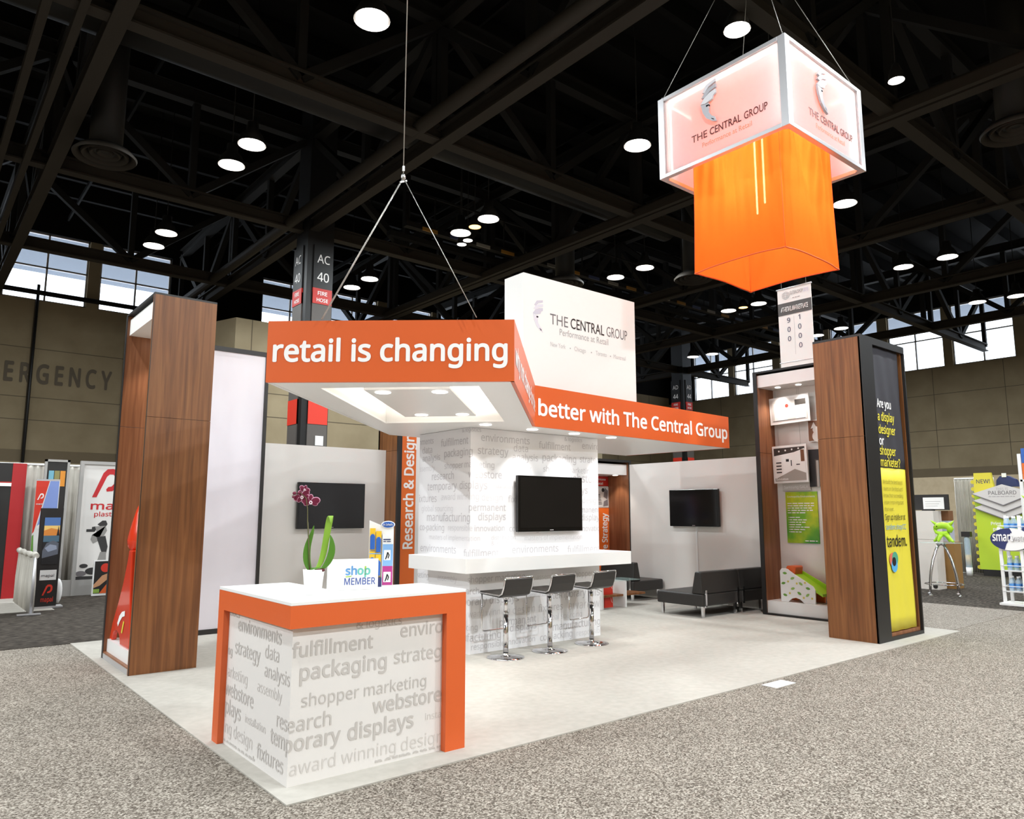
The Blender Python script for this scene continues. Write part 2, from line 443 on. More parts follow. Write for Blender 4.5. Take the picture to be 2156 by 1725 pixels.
# ================================================================== the hall
XW, YW, ZR = 37.0, 26.6, 13.0      # far right wall, far left wall, roof deck
struct('floor', G().box(-26, XW, -14, YW, -0.1, 0), carpet_grey)
struct('ceiling', G().box(-26, XW, -14, YW, ZR, ZR+0.2), roof_black)
def window_wall(name, axis, pos, a0, a1, sill, head, opens, matl):
    """wall with window openings; axis 'y' = plane y=pos running along x"""
    g = G()
    def bx(p, q, z0, z1):
        if axis == 'y': g.box(p, q, pos, pos+0.35, z0, z1)
        else: g.box(pos, pos+0.35, p, q, z0, z1)
    g.m(0); bx(a0, a1, 3.7, sill); g.m(4); bx(a0, a1, head, ZR); g.m(0)
    cur = a0
    for p, q in opens+[(a1, a1)]:
        if p > cur: g.m(4 if p-cur > 1.5 else 0); bx(cur, p, sill, head); g.m(0)
        cur = q
    g.m(1); bx(a0, a1, 3.28, 3.7); g.m(2); bx(a0, a1, 0, 3.28)
    g.m(3)
    n = int((a1-a0)/3.05)
    for k in range(n+1):
        c = a0+k*3.05
        if axis == 'y': g.box(c-0.012, c+0.012, pos-0.006, pos, 3.7, sill)
        else: g.box(pos-0.006, pos, c-0.012, c+0.012, 3.7, sill)
    for z in (4.75, 5.55, 7.3):
        if axis == 'y': g.box(a0, a1, pos-0.006, pos, z-0.012, z+0.012)
        else: g.box(pos-0.006, pos, a0, a1, z-0.012, z+0.012)
    return struct(name, g, matl)
opY = [(-5.6, -3.1), (-2.65, 0.0), (0.42, 3.03), (3.42, 5.92)] + [(9.6+6.1*k+d, 9.6+6.1*k+d+2.6) for k in range(4) for d in (0, 3.0)]
opX = [(-11.5+6.1*k+d, -11.5+6.1*k+d+2.62) for k in range(6) for d in (0, 3.0)]
window_wall('wall_left', 'y', YW, -26, XW, 9.05, 11.6, opY, [hall_wall, hall_band, hall_brick, seam, roof_black])
window_wall('wall_right', 'x', XW, -14, YW, 8.62, 11.6, opX, [hall_wall, hall_band, hall_brick_light, seam, roof_black])
struct('wall_rear', G().box(-26, XW, -14.3, -14, 0, ZR), hall_wall)
struct('wall_side', G().box(-26.3, -26, -14, YW, 0, ZR), hall_wall)
wn = 0
for axis, pos, ops, sill in (('y', YW, opY, 9.05), ('x', XW, opX, 8.62)):
    for p, q in ops:
        wn += 1; g = G(); f = 0.06
        def bx(a, b, z0, z1, d0=0.1, d1=0.2):
            if axis == 'y': g.box(a, b, pos+d0, pos+d1, z0, z1)
            else: g.box(pos+d0, pos+d1, a, b, z0, z1)
        mid = (p+q)/2; zt = sill+(11.6-sill)*0.5
        g.m(0)
        bx(p, q, sill, sill+f); bx(p, q, 11.6-f, 11.6); bx(p, p+f, sill, 11.6); bx(q-f, q, sill, 11.6); bx(mid-0.03, mid+0.03, sill, 11.6); bx(p, q, zt-0.03, zt+0.03)
        g.m(1); bx(p, q, sill, 11.6, 0.145, 0.155)
        struct('window_%d' % wn, g, [frame_grey, window_glass])
# roof overhang outside the clerestory windows
struct('trim_1', G().box(-26, XW+6, YW+0.4, YW+6.0, 11.75, 12.1), mat('eave_grey', (96, 104, 116), 0.8))
struct('trim_2', G().box(XW+0.4, XW+5.5, -14, YW+0.4, 11.75, 12.1), MATS['eave_grey'])
# block room built into the hall behind the booth
g = G(); g.m(0).plan([(6.46, 20.4), (24.0, 20.4), (24.0, 26.5), (4.4, 26.5)], 3.7, 8.0)
g.m(1).plan([(6.46, 20.4), (24.0, 20.4), (24.0, 26.5), (4.4, 26.5)], 3.28, 3.7); g.m(2).plan([(6.46, 20.4), (24.0, 20.4), (24.0, 26.5), (4.4, 26.5)], 0, 3.28)
g.m(3)
for z in (4.75, 5.55, 6.6): g.box(6.5, 24, 20.392, 20.4, z-0.012, z+0.012)
for k in range(7): g.box(7.0+k*2.6, 7.024+k*2.6, 20.392, 20.4, 3.7, 8)
struct('wall_room', g, [hall_wall, hall_band, hall_brick, seam])
# wall lettering painted on the far left wall
t = thing('wall_lettering', 'large faded grey capital letters painted on the tan wall at far left', 'lettering', (2.4, YW, 6.1))
g = Letters()
for ch, a, b in (('E', -.75, -.46), ('M', -.2, .3), ('E', .73, 1.0), ('R', 1.19, 1.51), ('G', 1.68, 2.06), ('E', 2.25, 2.51), ('N', 2.69, 3.05), ('C', 3.22, 3.56), ('Y', 3.71, 4.07)): g.put(ch, a, 6.08, w=b-a, size=.93, bold=.035)
g.build('lettering', mat('faded_wall_paint', (92, 82, 68), 0.8), t, (0, YW, 0), X, Zv, (0, -1, 0), off=0.02)
# pipe running down the far wall
tag(G().cyl((1.5, YW-0.12, 2.0), (1.5, YW-0.12, 9.6), 0.05, 8).build('wall_pipe', col_black), 'thin dark pipe running down the tan wall through the painted letters', 'pipe')
tag(G().cyl((-12, YW-0.25, 9.28), (6.3, YW-0.25, 9.28), 0.09, 8).build('sill_rail', beam_black), 'dark rail along the bottom of the far left windows', 'rail')

# ---- carpets
tag(G().box(0, 9.144, 0, 6.28, 0, ZB).build('booth_carpet', carpet_cream), 'cream carpet covering the whole floor of the booth', 'carpet')
tag(G().box(-9, 9.1, 6.285, 13.85, 0, 0.005).build('neighbour_carpet', carpet_dark), 'charcoal carpet of the stand at far left, behind the brown tower', 'carpet')
tag(G().box(12.12, 30, -13, 19, 0, 0.005).build('neighbour_carpet', carpet_dark), 'charcoal carpet under the green stand at far right', 'carpet')
tag(G().box(9.15, 12.115, 0.1, 19, 0, 0.004).build('aisle_carpet', carpet_grey2), 'grey side aisle carpet right of the yellow banner tower', 'carpet')
tag(G().box(-1.6, 0.35, 9.9, 12.4, 0.005, 0.012).build('neighbour_rug', carpet_cream), 'pale beige carpet patch at far left below the red panel', 'carpet')

# ---- columns
def column(x, y, txt, label, zl):
    t = thing('hall_column', label, 'column', (x, y, 0))
    h = 0.4
    G().box(x-h+0.03, x+h-0.03, y-h+0.03, y+h-0.03, 0, ZR).build('column_core', col_black, t)
    for s, (cx, cy, fx) in enumerate(((x-h, y+0.1, True), (x+0.07, y-h, False))):
        g = G()
        if fx: g.box(cx, cx+0.04, cy-0.27, cy+0.3, 0, 7.3)
        else: g.box(cx-0.27, cx+0.27, cy, cy+0.04, 0, 7.3)
        g.build('cladding_panel', col_grey, t)
        g = G()
        if fx: g.box(cx-0.01, cx+0.03, cy-0.27, cy+0.3, 3.8, 4.45)
        else: g.box(cx-0.27, cx+0.27, cy-0.01, cy+0.03, 3.8, 4.45)
        g.build('red_band', bright_red, t)
        g = G()
        if fx: g.box(cx-0.012, cx+0.03, cy-0.27, cy+0.3, 7.42, 8.6)
        else: g.box(cx-0.27, cx+0.27, cy-0.012, cy+0.03, 7.42, 8.6)
        p = g.build('number_sign', col_black, t)
        g = G()
        if fx: g.box(cx-0.014, cx+0.03, cy-0.27, cy+0.3, 7.0, 7.42)
        else: g.box(cx-0.27, cx+0.27, cy-0.014, cy+0.03, 7.0, 7.42)
        q = g.build('fire_hose_sign', sign_red, t)
        U = (0, -1, 0) if fx else (1, 0, 0); N = (-1, 0, 0) if fx else (0, -1, 0)
        cu = -cy if fx else cx
        O = (cx, 0, 0) if fx else (0, cy, 0)
        L = Letters(); L.put(txt[0], cu, 8.12, w=0.36, align='c', bold=0.008, tall=1.1); L.put(txt[1], cu, 7.62, w=0.33, align='c', bold=0.008, tall=1.1)
        L.build('lettering', text_white, p, O, U, Zv, N, off=0.02)
        L = Letters(); L.put('FIRE', cu, 7.24, w=0.27, align='c', bold=0.02); L.put('HOSE', cu, 7.06, w=0.32, align='c', bold=0.02)
        L.build('lettering', text_white, q, O, U, Zv, N, off=0.02)
    return t
c40 = column(6.42, 14.3, ('AC', '40'), 'black hall column with signs AC 40 and FIRE HOSE behind the canopy', 0)
G().box(6.44, 6.66, 13.872, 13.9, 3.25, 3.5).build('notice', white, c40, bevel=0.004)
column(30.4, 20.5, ('AD', '44'), 'distant black hall column with signs AD 44, right of the white sign block', 0)

# ---- roof steel
def truss(axis, pos, a0, a1, label, wid=0.26, step=3.05, group=None, z0=9.0, z1=11.6):
    P = (lambda a, z, o=0: (a, pos+o, z)) if axis == 'x' else (lambda a, z, o=0: (pos+o, a, z))
    if axis == 'x': z0 += .04; z1 += .04
    t = thing('roof_truss', label, 'truss', P((a0+a1)/2, z0), group)
    g = G()
    def ch(z, w, hh=0.3):
        for zz in (z, z+hh):
            if axis == 'x': g.box(a0, a1, pos-w/2, pos+w/2, zz-0.02, zz+0.02)
            else: g.box(pos-w/2, pos+w/2, a0, a1, zz-0.02, zz+0.02)
        if axis == 'x': g.box(a0, a1, pos-0.03, pos+0.03, z, z+hh)
        else: g.box(pos-0.03, pos+0.03, a0, a1, z, z+hh)
    ch(z0, wid); g.build('bottom_chord', beam_brown, t)
    g = G(); ch(z1, wid); g.build('top_chord', beam_black, t)
    g = G(); n = max(1, int(round((a1-a0)/step)))
    for k in range(n+1):
        a = a0+(a1-a0)*k/n
        g.bar(P(a, z0+0.2), P(a, z1+0.1), 0.16)
        if k < n:
            b = a0+(a1-a0)*(k+1)/n
            if k % 2: g.bar(P(a, z0+0.2), P(b, z1+0.1), 0.18)
            else: g.bar(P(a, z1+0.1), P(b, z0+0.2), 0.18)
    g.build('web_bars', beam_black, t)
    return t
truss('y', 0.25, -10, 26.3, 'roof truss running away along the left edge of the photo')
truss('y', 6.22, -10, 26.3, 'roof truss passing above the canopy cable knot')
truss('y', 12.42, -10, 26.3, 'roof truss running away behind the hanging lantern')
truss('y', 18.5, -10, 26.3, 'roof truss right of the lantern, over the 900 1000 banner')
truss('y', 24.5, -10, 26.3, 'roof truss far right, fourth row beyond the lantern')
truss('y', 30.5, -10, 26.3, 'most distant roof truss in front of the right windows')
truss('x', 1.6, -6, 36.8, 'cross truss behind the top of the lantern towards upper right')
truss('x', 7.95, -6, 36.8, 'cross truss from top left towards the lantern, first row')
truss('x', 14.35, -6, 36.8, 'cross truss touching the AC 40 column')
truss('x', 20.5, -6, 36.8, 'cross truss in front of the far left windows')
for xx, lab in ((-0.68, 'outer brown rail left of the left roof truss'), (-0.24, 'inner brown rail beside the left roof truss'), (12.1, 'thin rail beside the truss behind the lantern')):
    tag(G().box(xx-0.06, xx+0.06, -10, 26.3, 8.95, 9.15).build('ceiling_rail', beam_brown), lab, 'rail')
for k in range(22):
    yy = -9.2+k*1.62
    tag(G().box(-10, 36.8, yy-0.08, yy+0.08, 12.45, 12.98).build('roof_purlin', roof_black), 'dark steel purlin carrying the black roof deck', 'beam', 'roof purlins')
for k in range(8):
    xx = -2.8+k*5.0
    tag(G().box(xx-0.03, xx+0.03, -10, 26.3, 12.1, 12.25).build('conduit', roof_black), 'thin dark conduit running below the roof purlins', 'pipe', 'roof conduits')
for (yy, zz, rr, a, b, lab) in ((9.3, 9.95, 0.42, -3, 15.2, 'long round dark air duct above the first cross truss'),):
    tag(G().cyl((a, yy, zz), (b, yy, zz), rr, 20).build('air_duct', duct_mat), lab, 'duct')
tag(G().cyl((5.65, -8, 9.15), (5.65, 26, 9.15), 0.14, 12).build('ceiling_pipe', beam_brown), 'brown round pipe running diagonally beside the truss above the canopy', 'pipe')
# catwalk with lights far behind
t = thing('catwalk', 'distant ceiling catwalk with yellow and blue edge strips', 'catwalk', (20, 13.5, 9.6))
G().box(8.5, 34, 13.0, 13.2, 9.45, 9.6).box(8.5, 34, 13.9, 14.1, 9.45, 9.6).build('side_beam', beam_black, t)
strips = [mat('dull_amber', (150, 108, 40), .6), mat('dull_blue', (60, 68, 100), .6), mat('dull_grey', (130, 125, 115), .6)]
for k in range(26): G().box(9+k*0.95, 9.5+k*0.95, 12.96, 12.995, 9.42, 9.52).build('edge_strip', strips[k % 3], t)
g = G()
for k in range(30): g.box(8.6+k*0.85, 8.63+k*0.85, 13.05, 13.08, 9.6, 10.5)
g.box(8.5, 34, 13.04, 13.09, 10.48, 10.53); g.build('railing', beam_black, t)

# ---- air diffusers
def diffuser(x, y, z, label):
    t = thing('air_diffuser', label, 'vent', (x, y, z))
    G().cyl((x, y, z+0.12), (x, y, ZR-0.02), 0.3, 28).build('drop_duct', duct_mat, t)
    g = G()
    for r0, r1, dz in ((0.56, 0.47, 0.0), (0.41, 0.33, 0.03), (0.27, 0.2, 0.06), (0.14, 0.0, 0.08)):
        g.lathe([(r0, dz), (r0+0.02, dz+0.04), (max(r1, 0.001), dz+0.16), (max(r1-0.02, 0.0), dz+0.12), (r0-0.04, dz+0.02), (r0, dz)], (x, y, z), 36)
    g.build('ring_louvre', beam_brown, t)
diffuser(0.85, 11.86, 8.5, 'round air diffuser under a thick black drop duct at upper left')
diffuser(13.61, -0.02, 8.5, 'round air diffuser at the right edge of the photo')
diffuser(16.2, 9.14, 8.5, 'round air diffuser just above the right end of the orange fascia')
diffuser(13.55, 11.96, 8.5, 'round air diffuser above the white sign block')

# ---- high-bay lamps
def highbay_proto():
    t = thing('high_bay_lamp', 'x', 'lamp', (0, 0, 0), 'high-bay hall lamps')
    G().lathe([(0.27, 0.0), (0.255, 0.08), (0.2, 0.2), (0.12, 0.3), (0.11, 0.46), (0.0, 0.47)], (0, 0, 0), 24).build('reflector', steel, t)
    G().lathe([(0.0, 0.0), (0.24, 0.0), (0.24, 0.02), (0.0, 0.025)], (0, 0, 0.005), 24).build('lens', glow_lens, t)
    G().cyl((0, 0, 0.45), (0, 0, 4.199), 0.012, 6).build('hanger', beam_black, t)
    return t
HB = [(3.09, 5.16, 'largest glowing high-bay lamp, at the top of the photo left of the cable'), (3.1, 10.04, 'glowing lamp right of the round diffuser, upper of that pair'), (3.09, 11.18, 'glowing lamp right of the round diffuser, lower of that pair'),
 (3.1, 16.14, 'glowing lamp near the far left windows, upper of that pair'), (3.1, 17.37, 'glowing lamp near the far left windows, lower of that pair'),
 (9.09, 16.15, 'glowing lamp right of the AC 40 column, upper of that pair'), (9.08, 17.31, 'glowing lamp right of the AC 40 column, lower of that pair'),
 (9.03, 9.99, 'brightest lamp of the cluster right of the canopy cables'), (9.04, 11.19, 'white lamp at the left of the cluster right of the canopy cables'),
 (9.04, 5.15, 'glowing lamp just left of the hanging lantern'), (14.9, 9.92, 'glowing lamp above the sign block, upper right of that pair'), (14.9, 11.1, 'glowing lamp above the sign block, lower left of that pair'),
 (14.97, 3.86, 'glowing lamp touching the right side of the orange fabric'), (20.84, 3.77, 'glowing lamp right of the lantern, upper right of that pair'), (20.77, 4.95, 'glowing lamp right of the lantern, lower left of that pair'),
 (26.6, 4.92, 'lamp at the right edge above the windows, left one of that pair'), (26.78, 3.8, 'lamp at the right edge above the windows, right one of that pair'),
 (20.92, 9.88, 'white lamp directly under the fabric point, right of the amber one'), (20.9, 11.09, 'white lamp below the lantern, left of the amber one'),
 (26.54, 9.73, 'lamp just above the yellow banner tower'), (26.94, 10.95, 'lamp peeking out beside the 900 1000 banner'),
 (26.48, 16.82, 'distant lamp above the orange fascia end, left of that pair'), (26.65, 15.86, 'distant lamp above the orange fascia end, right of that pair')]
hb = highbay_proto()
for i, (x, y, lab) in enumerate(HB):
    o = hb if i == 0 else dup(hb, (0, 0, 0))
    o.location = (x, y, 8.8); o['label'] = lab
    lamp('AREA', 'hall_area_light', (x, y, 8.79), LAMP_W, size=0.46, color=LAMP_C)
for x, y, kk in ((3.09, -1.6, 1.5), (9.05, -1.6, 1.5), (-2.85, 4.4, 1.5), (-2.85, 10.5, 1.5), (-2.85, -1.6, 0.7), (-2.85, -7.7, 1.8), (3.09, -7.7, 3.2), (9.05, -7.7, 3.4), (-14.7, -1.6, 7.5), (-14.7, 4.4, 7.5), (-14.7, 10.5, 3), (-8.8, 4.4, 3.2), (14.95, -1.6, 1.7), (20.9, -1.6, 1.7), (14.95, 16.5, 1.7), (3.09, -13.0, 4), (9.05, -13.0, 4)):  # added unseen lights without fixtures, most boosted to brighten upright faces
    lamp('AREA', 'hall_area_light', (x, y, 8.79), LAMP_W*kk, size=0.46, color=LAMP_C)
for (x, y, lens, lab) in ((9.08, 10.62, glow_warm, 'amber lamp between two white ones in the cluster right of the canopy cables'), (20.93, 10.5, glow_warm, 'amber lamp between two white ones below the lantern'),
        (9.5, 11.5, glow_lens, 'smaller lamp low in the cluster right of the canopy cables'), (9.55, 11.85, glow_lens, 'smallest lamp at the bottom of the cluster right of the canopy cables'), (7.47, 1.82, glow_lens, 'cool white round lamp seen above the left face of the lantern'), (10.7, 0.86, glow_lens, 'small bright lamp to the right of the lantern')):
    t = thing('small_ceiling_lamp', lab, 'lamp', (x, y, 8.8))
    s = 0.16 if 'small' not in lab else 0.13
    if 'cool' in lab: s = 0.2
    G().lathe([(s, 0), (s*0.9, 0.12), (s*0.4, 0.3), (0, 0.31)], (x, y, 8.8), 20).build('housing', steel, t)
    G().lathe([(0, 0), (s*0.92, 0), (s*0.92, 0.02), (0, 0.02)], (x, y, 8.805), 20).build('lens', lens, t)
    G().cyl((x, y, 9.1), (x, y, 12.9), 0.01, 6).build('hanger', beam_black, t)

# ================================================================== reception counter
def words(L, table, fix, lim, mats=2):
    for w, u0, u1, v, wt in table:
        full, mode = fix.get((w), (w, ''))
        b = BOLD[wt]
        if mode == 'p':                      # only the first letters fit: keep their scale
            a = text_width(w, b); k = (u1-u0)/(a[1]-a[0]); f = text_width(full, b); L.put(full, u0, v, w=(f[1]-f[0])*k, bold=b, m=0 if wt > -1 else 1)
        elif mode == 's':
            a = text_width(w, b); k = (u1-u0)/(a[1]-a[0]); f = text_width(full, b); L.put(full, u1-(f[1]-f[0])*k, v, w=(f[1]-f[0])*k, bold=b, m=0 if wt > -1 else 1)
        else: L.put(w, u0, v, w=u1-u0, bold=b, m=0 if wt > -1 else 1)
    return L.clip(*lim)
FIX = {'rketing': ('marketing', 's'), 'ebstore': ('webstore', 's'), 'lays': ('displays', 's'), 'g design': ('winning design', 's'), 'stics': ('logistics', 's'), 'g': ('packaging', 's'), 'nent': ('permanent', 's'),
       'envirc': ('environments', 'p'), 'strateg': ('strategy', 'p'), 'insta': ('installation', 'p'), 'desigr': ('design', 'p'), 'permaner': ('permanent', 'p'),
       'enviro': ('environments', 'p'), 'ments': ('environments', 's'), 'sembly': ('assembly', 's'), 'bstore': ('webstore', 's'), 'ays': ('displays', 's'), 'xtures': ('fixtures', 's'), 'rmanent': ('permanent', 's'),
       'display': ('displays', 'p'), 'innovatio': ('innovation', 'p'), 'eting': ('marketing', 's'), 'shopper m': ('shopper marketing', 'p'), 'dis': ('displays', 'p'), 'award w': ('award winning', 'p'), 'responsib': ('responsible', 'p'), 'facturing': ('manufacturing', 's'), 'orary displays': ('temporary displays', 's'), 'arch': ('research', 's'), 'ng': ('sourcing', 's')}

panel_grey = mat('printed_panel', (231, 225, 221), 0.45)
t = thing('reception_counter', 'L-shaped white reception counter with orange frame and printed grey words in front', 'counter', (0.5, 0.6, ZB))
CT = 1.022
L_out = [(0.06, 0.185), (1.288, 0.185), (1.288, 0.74), (0.56, 0.74), (0.56, 1.395), (0.06, 1.395)]
G().plan(L_out, CT-0.02, CT).build('countertop', white, t, bevel=0.002)
g = G()
zb = 0.874
g.plan([(0.06, 0.185), (1.288, 0.185), (1.288, 0.235), (0.10, 0.235), (0.10, 1.395), (0.06, 1.395)], zb, CT-0.0205)
g.box(1.134, 1.288, 0.185, 0.235, ZB, zb); g.box(1.24, 1.288, 0.235, 0.74, ZB, CT-0.0205)
g.box(0.06, 0.10, 1.285, 1.395, ZB, zb); g.box(0.10, 0.56, 1.35, 1.395, ZB, CT-0.0205)
g.build('orange_frame', orange, t)
g = G().plan([(0.10, 0.235), (1.24, 0.235), (1.24, 0.735), (0.555, 0.735), (0.555, 1.35), (0.10, 1.35)], ZB, zb+0.1)
g.build('body_panel', panel_grey, t)
COUNTER_WORDS = [('environments', -0.874, -0.156, 0.759, 1), ('strategy', -0.911, -0.47, 0.609, 1), ('data', -0.393, -0.182, 0.654, 0), ('analysis', -0.391, -0.015, 0.546, 0), ('assembly', -0.494, -0.115, 0.44, -1), ('installation', -0.67, -0.336, 0.221, -2), ('fixtures', -0.456, -0.059, 0.062, 1), ('rketing', -0.971, -0.666, 0.443, -1), ('ebstore', -0.96, -0.549, 0.324, 1), ('lays', -0.962, -0.751, 0.208, 1), ('g design', -0.956, -0.535, 0.084, -2), ('stics', -1.023, -0.857, 0.837, 0), ('g', -0.999, -0.961, 0.583, 1), ('permanent', -1.06, -0.483, -0.02, 2), ('research', -0.175, 0.258, 0.3, 1), ('temporary', -0.258, 0.321, 0.195, 2), ('displays', 0.365, 0.824, 0.192, 2), ('& logistics', 0.402, 0.723, 0.83, 0), ('envirc', 0.714, 1.025, 0.749, 1), ('fulfillment', -0.002, 0.52, 0.707, 2), ('packaging', 0.05, 0.62, 0.576, 2), ('strateg', 0.671, 1.029, 0.593, 1), ('shopper marketing', 0.067, 0.914, 0.427, 0), ('webstore', 0.527, 1.033, 0.319, 2), ('insta', 0.91, 1.032, 0.215, -1), ('award winning', 0.011, 0.698, 0.065, -1), ('desigr', 0.735, 1.035, 0.06, -1), ('permaner', 0.553, 1.04, -0.017, 2)]
TOWER_WORDS = [('& logistics', -0.166, 0.145, 2.444, 0), ('environments', 0.145, 0.879, 2.346, 1), ('& logistics', 1.455, 1.765, 2.427, 0), ('fulfillment', 1.026, 1.56, 2.311, 1), ('enviro', 1.764, 2.078, 2.346, 1), ('fulfillment', -0.592, -0.045, 2.308, 1), ('ments', -1.013, -0.751, 2.361, 1), ('strategy', 0.099, 0.548, 2.195, 1), ('data', 0.628, 0.851, 2.251, 0), ('analysis', 0.61, 1.011, 2.149, 0), ('packaging', 1.082, 1.657, 2.159, 1), ('strateg', 1.72, 2.074, 2.171, 1), ('data', -0.993, -0.779, 2.248, 0), ('packaging', -0.523, 0.027, 2.178, 1), ('analysis', -0.99, -0.607, 2.151, 0), ('shopper marketing', -0.512, 0.339, 2.04, 0), ('assembly', 0.516, 0.903, 2.026, -1), ('shopper marketing', 1.096, 1.95, 2.029, 0), ('sembly', -1.006, -0.716, 2.032, -1), ('research', -0.777, -0.32, 1.92, 1), ('webstore', -0.039, 0.451, 1.924, 1), ('bstore', 1.672, 2.078, 1.917, 1), ('temporary', -0.869, -0.258, 1.799, 1), ('displays', -0.206, 0.238, 1.799, 1), ('installation', 0.317, 0.61, 1.812, -2), ('ays', 1.676, 1.855, 1.776, 1), ('xtures', -1.021, -0.668, 1.659, 0), ('award winning', -0.576, 0.121, 1.678, -1), ('design', 0.159, 0.46, 1.67, -1), ('fixtures', 0.544, 0.91, 1.653, 0), ('design', 1.761, 2.062, 1.656, -1), ('global sourcing', -0.99, -0.333, 1.549, -2), ('permanent', -0.023, 0.51, 1.556, 1), ('rmanent', 1.688, 2.066, 1.539, 1), ('manufacturing', -0.87, 0.001, 1.435, 1), ('displays', 0.111, 0.51, 1.451, 1), ('display', 1.727, 2.064, 1.44, 1), ('co-packing', -1.022, -0.502, 1.323, 0), ('responsible', -0.424, 0.031, 1.332, -1), ('innovation', 0.063, 0.492, 1.327, 0), ('co-packing', 0.563, 1.02, 1.318, 0), ('innovatio', 1.669, 2.064, 1.305, 0), ('masters of implementation', -0.813, 0.138, 1.222, -2), ('distribution', 0.3, 0.658, 1.227, -1), ('masters of implementation', 0.799, 1.744, 1.21, -1), ('& logistics', 0.3, 0.616, 1.166, -1), ('environments', -1.001, -0.261, 1.074, 0), ('fulfillment', -0.115, 0.408, 1.045, 1), ('environments', 0.606, 1.335, 1.068, 0), ('fulfillment', 1.488, 2.058, 1.04, 0), ('eting', -1.022, -0.811, 0.763, 0), ('assembly', -0.625, -0.238, 0.759, -1), ('shopper marketing', -0.028, 0.798, 0.77, 0), ('assembly', 0.981, 1.331, 0.751, -1), ('shopper m', 1.569, 2.036, 0.748, 0), ('arch', -0.05, 0.131, 0.646, 1), ('orary displays', -0.041, 0.704, 0.525, 1), ('installation', 0.811, 1.157, 0.551, -2), ('temporary', 1.228, 1.803, 0.512, 1), ('dis', 1.872, 2.046, 0.501, 1), ('ward winning', -0.023, 0.573, 0.4, -1), ('design', 0.617, 0.955, 0.387, -1), ('fixtures', 1.007, 1.4, 0.377, 0), ('award w', 1.497, 2.043, 0.362, -1), ('permanent', 0.424, 0.973, 0.272, 1), ('global sourcing', 1.084, 1.728, 0.268, -1), ('ng', 0.019, 0.115, 0.259, 0), ('facturing', -0.037, 0.445, 0.143, 1), ('displays', 0.573, 0.978, 0.195, 1), ('manufacturing', 1.233, 2.048, 0.142, 1), ('responsible innovation', 0.028, 0.953, 0.052, 0), ('co-packing', 1.033, 1.558, 0.044, 0), ('responsib', 1.633, 2.036, 0.041, -1)]

L = words(Letters(), COUNTER_WORDS, FIX, (-1.04, 1.032, ZB+0.02, zb-0.003))
L.build('printed_words', [word_dark, word_light], t, (0.10, 0.235, 0), X, Zv, (0, -1, 0), off=0.0015, fold=((0, 1, 0), (-1, 0, 0)))

# ---- orchid
t = thing('potted_orchid', 'purple orchid with long green leaves in a white pot on the reception counter', 'plant', (0.335, 0.5, CT))
px, py = 0.335, 0.5
G().lathe([(0, 0), (0.048, 0), (0.052, 0.02), (0.066, 0.155), (0.061, 0.156), (0.05, 0.03), (0, 0.03)], (px, py, CT), 32).build('pot', white, t)
G().lathe([(0, 0.142), (0.058, 0.14), (0.05, 0.02), (0, 0.02)], (px, py, CT), 24).build('bark', mat('bark_brown', (70, 48, 36), 0.9, var=.3, vscale=60), t)
S = rt.copy()                          # sideways as seen from the aisle
def pp(s, z, d=0.0): return (px+S.x*s+Y.x*d, py+S.y*s+d, CT+z)
leaf = mat('orchid_leaf', (82, 130, 40), 0.4, var=0.18, vscale=14)
leaf_l = mat('orchid_leaf_light', (140, 182, 62), 0.4, var=0.12, vscale=14)
G().ribbon([pp(-0.02, 0.14), pp(-0.045, 0.2, .01), pp(-0.04, 0.3, .02), pp(-0.012, 0.37, .02), pp(0.0, 0.43, .02)], [0.014, 0.026, 0.022, 0.014, 0.002], S+Vector((.0, .25, 0)), 0).build('leaf', leaf, t, solid=0.003, subsurf=2)
G().ribbon([pp(0.0, 0.14, -.01), pp(0.05, 0.19, .01), pp(0.075, 0.3, .02), pp(0.083, 0.4, .01), pp(0.09, 0.475, -.0), pp(0.083, 0.50, -.03), pp(0.075, 0.44, -.05)], [0.01, 0.02, 0.021, 0.022, 0.024, 0.017, 0.002], S, 0).build('leaf', leaf_l, t, solid=0.003, subsurf=2)
G().ribbon([pp(0.015, 0.14, -.02), pp(0.065, 0.17, -.02), pp(0.1, 0.24, -.02), pp(0.108, 0.32, -.01), pp(0.096, 0.37, .0)], [0.01, 0.02, 0.026, 0.018, 0.003], S+Vector((0, .1, 0)), 0).build('leaf', leaf, t, solid=0.003, subsurf=2)
G().ribbon([pp(-0.03, 0.14, .02), pp(-0.01, 0.165, .0), pp(0.03, 0.162, -.02), pp(0.055, 0.175, -.02)], [0.01, 0.016, 0.014, 0.003], (0, 1, 0.3), 0).build('leaf', leaf, t, solid=0.003, subsurf=2)
stem = [pp(-0.025, 0.14), pp(-0.032, 0.3, .01), pp(-0.05, 0.45, .0), pp(-0.053, 0.53, .0), pp(-0.07, 0.6, -.01), pp(-0.11, 0.635, -.01), pp(-0.16, 0.615, -.01)]
G().tube(stem, [0.004, 0.004, 0.0035, 0.003, 0.0028, 0.002, 0.0015], 8).build('flower_stem', mat('stem_brown_green', (96, 92, 56), 0.6), t)
G().tube([pp(-0.018, 0.14, .015), pp(-0.03, 0.3, .012), pp(-0.045, 0.45, 0.004)], 0.0022, 6).build('support_stake', mat('stake', (90, 84, 60), .6), t)
petal = mat('orchid_petal', (112, 16, 52), 0.5, var=0.25, vscale=40); petal_w = mat('orchid_lip', (246, 226, 232), 0.5)
FN = Vector((CAM.x-px, CAM.y-py, 0.0)).normalized()
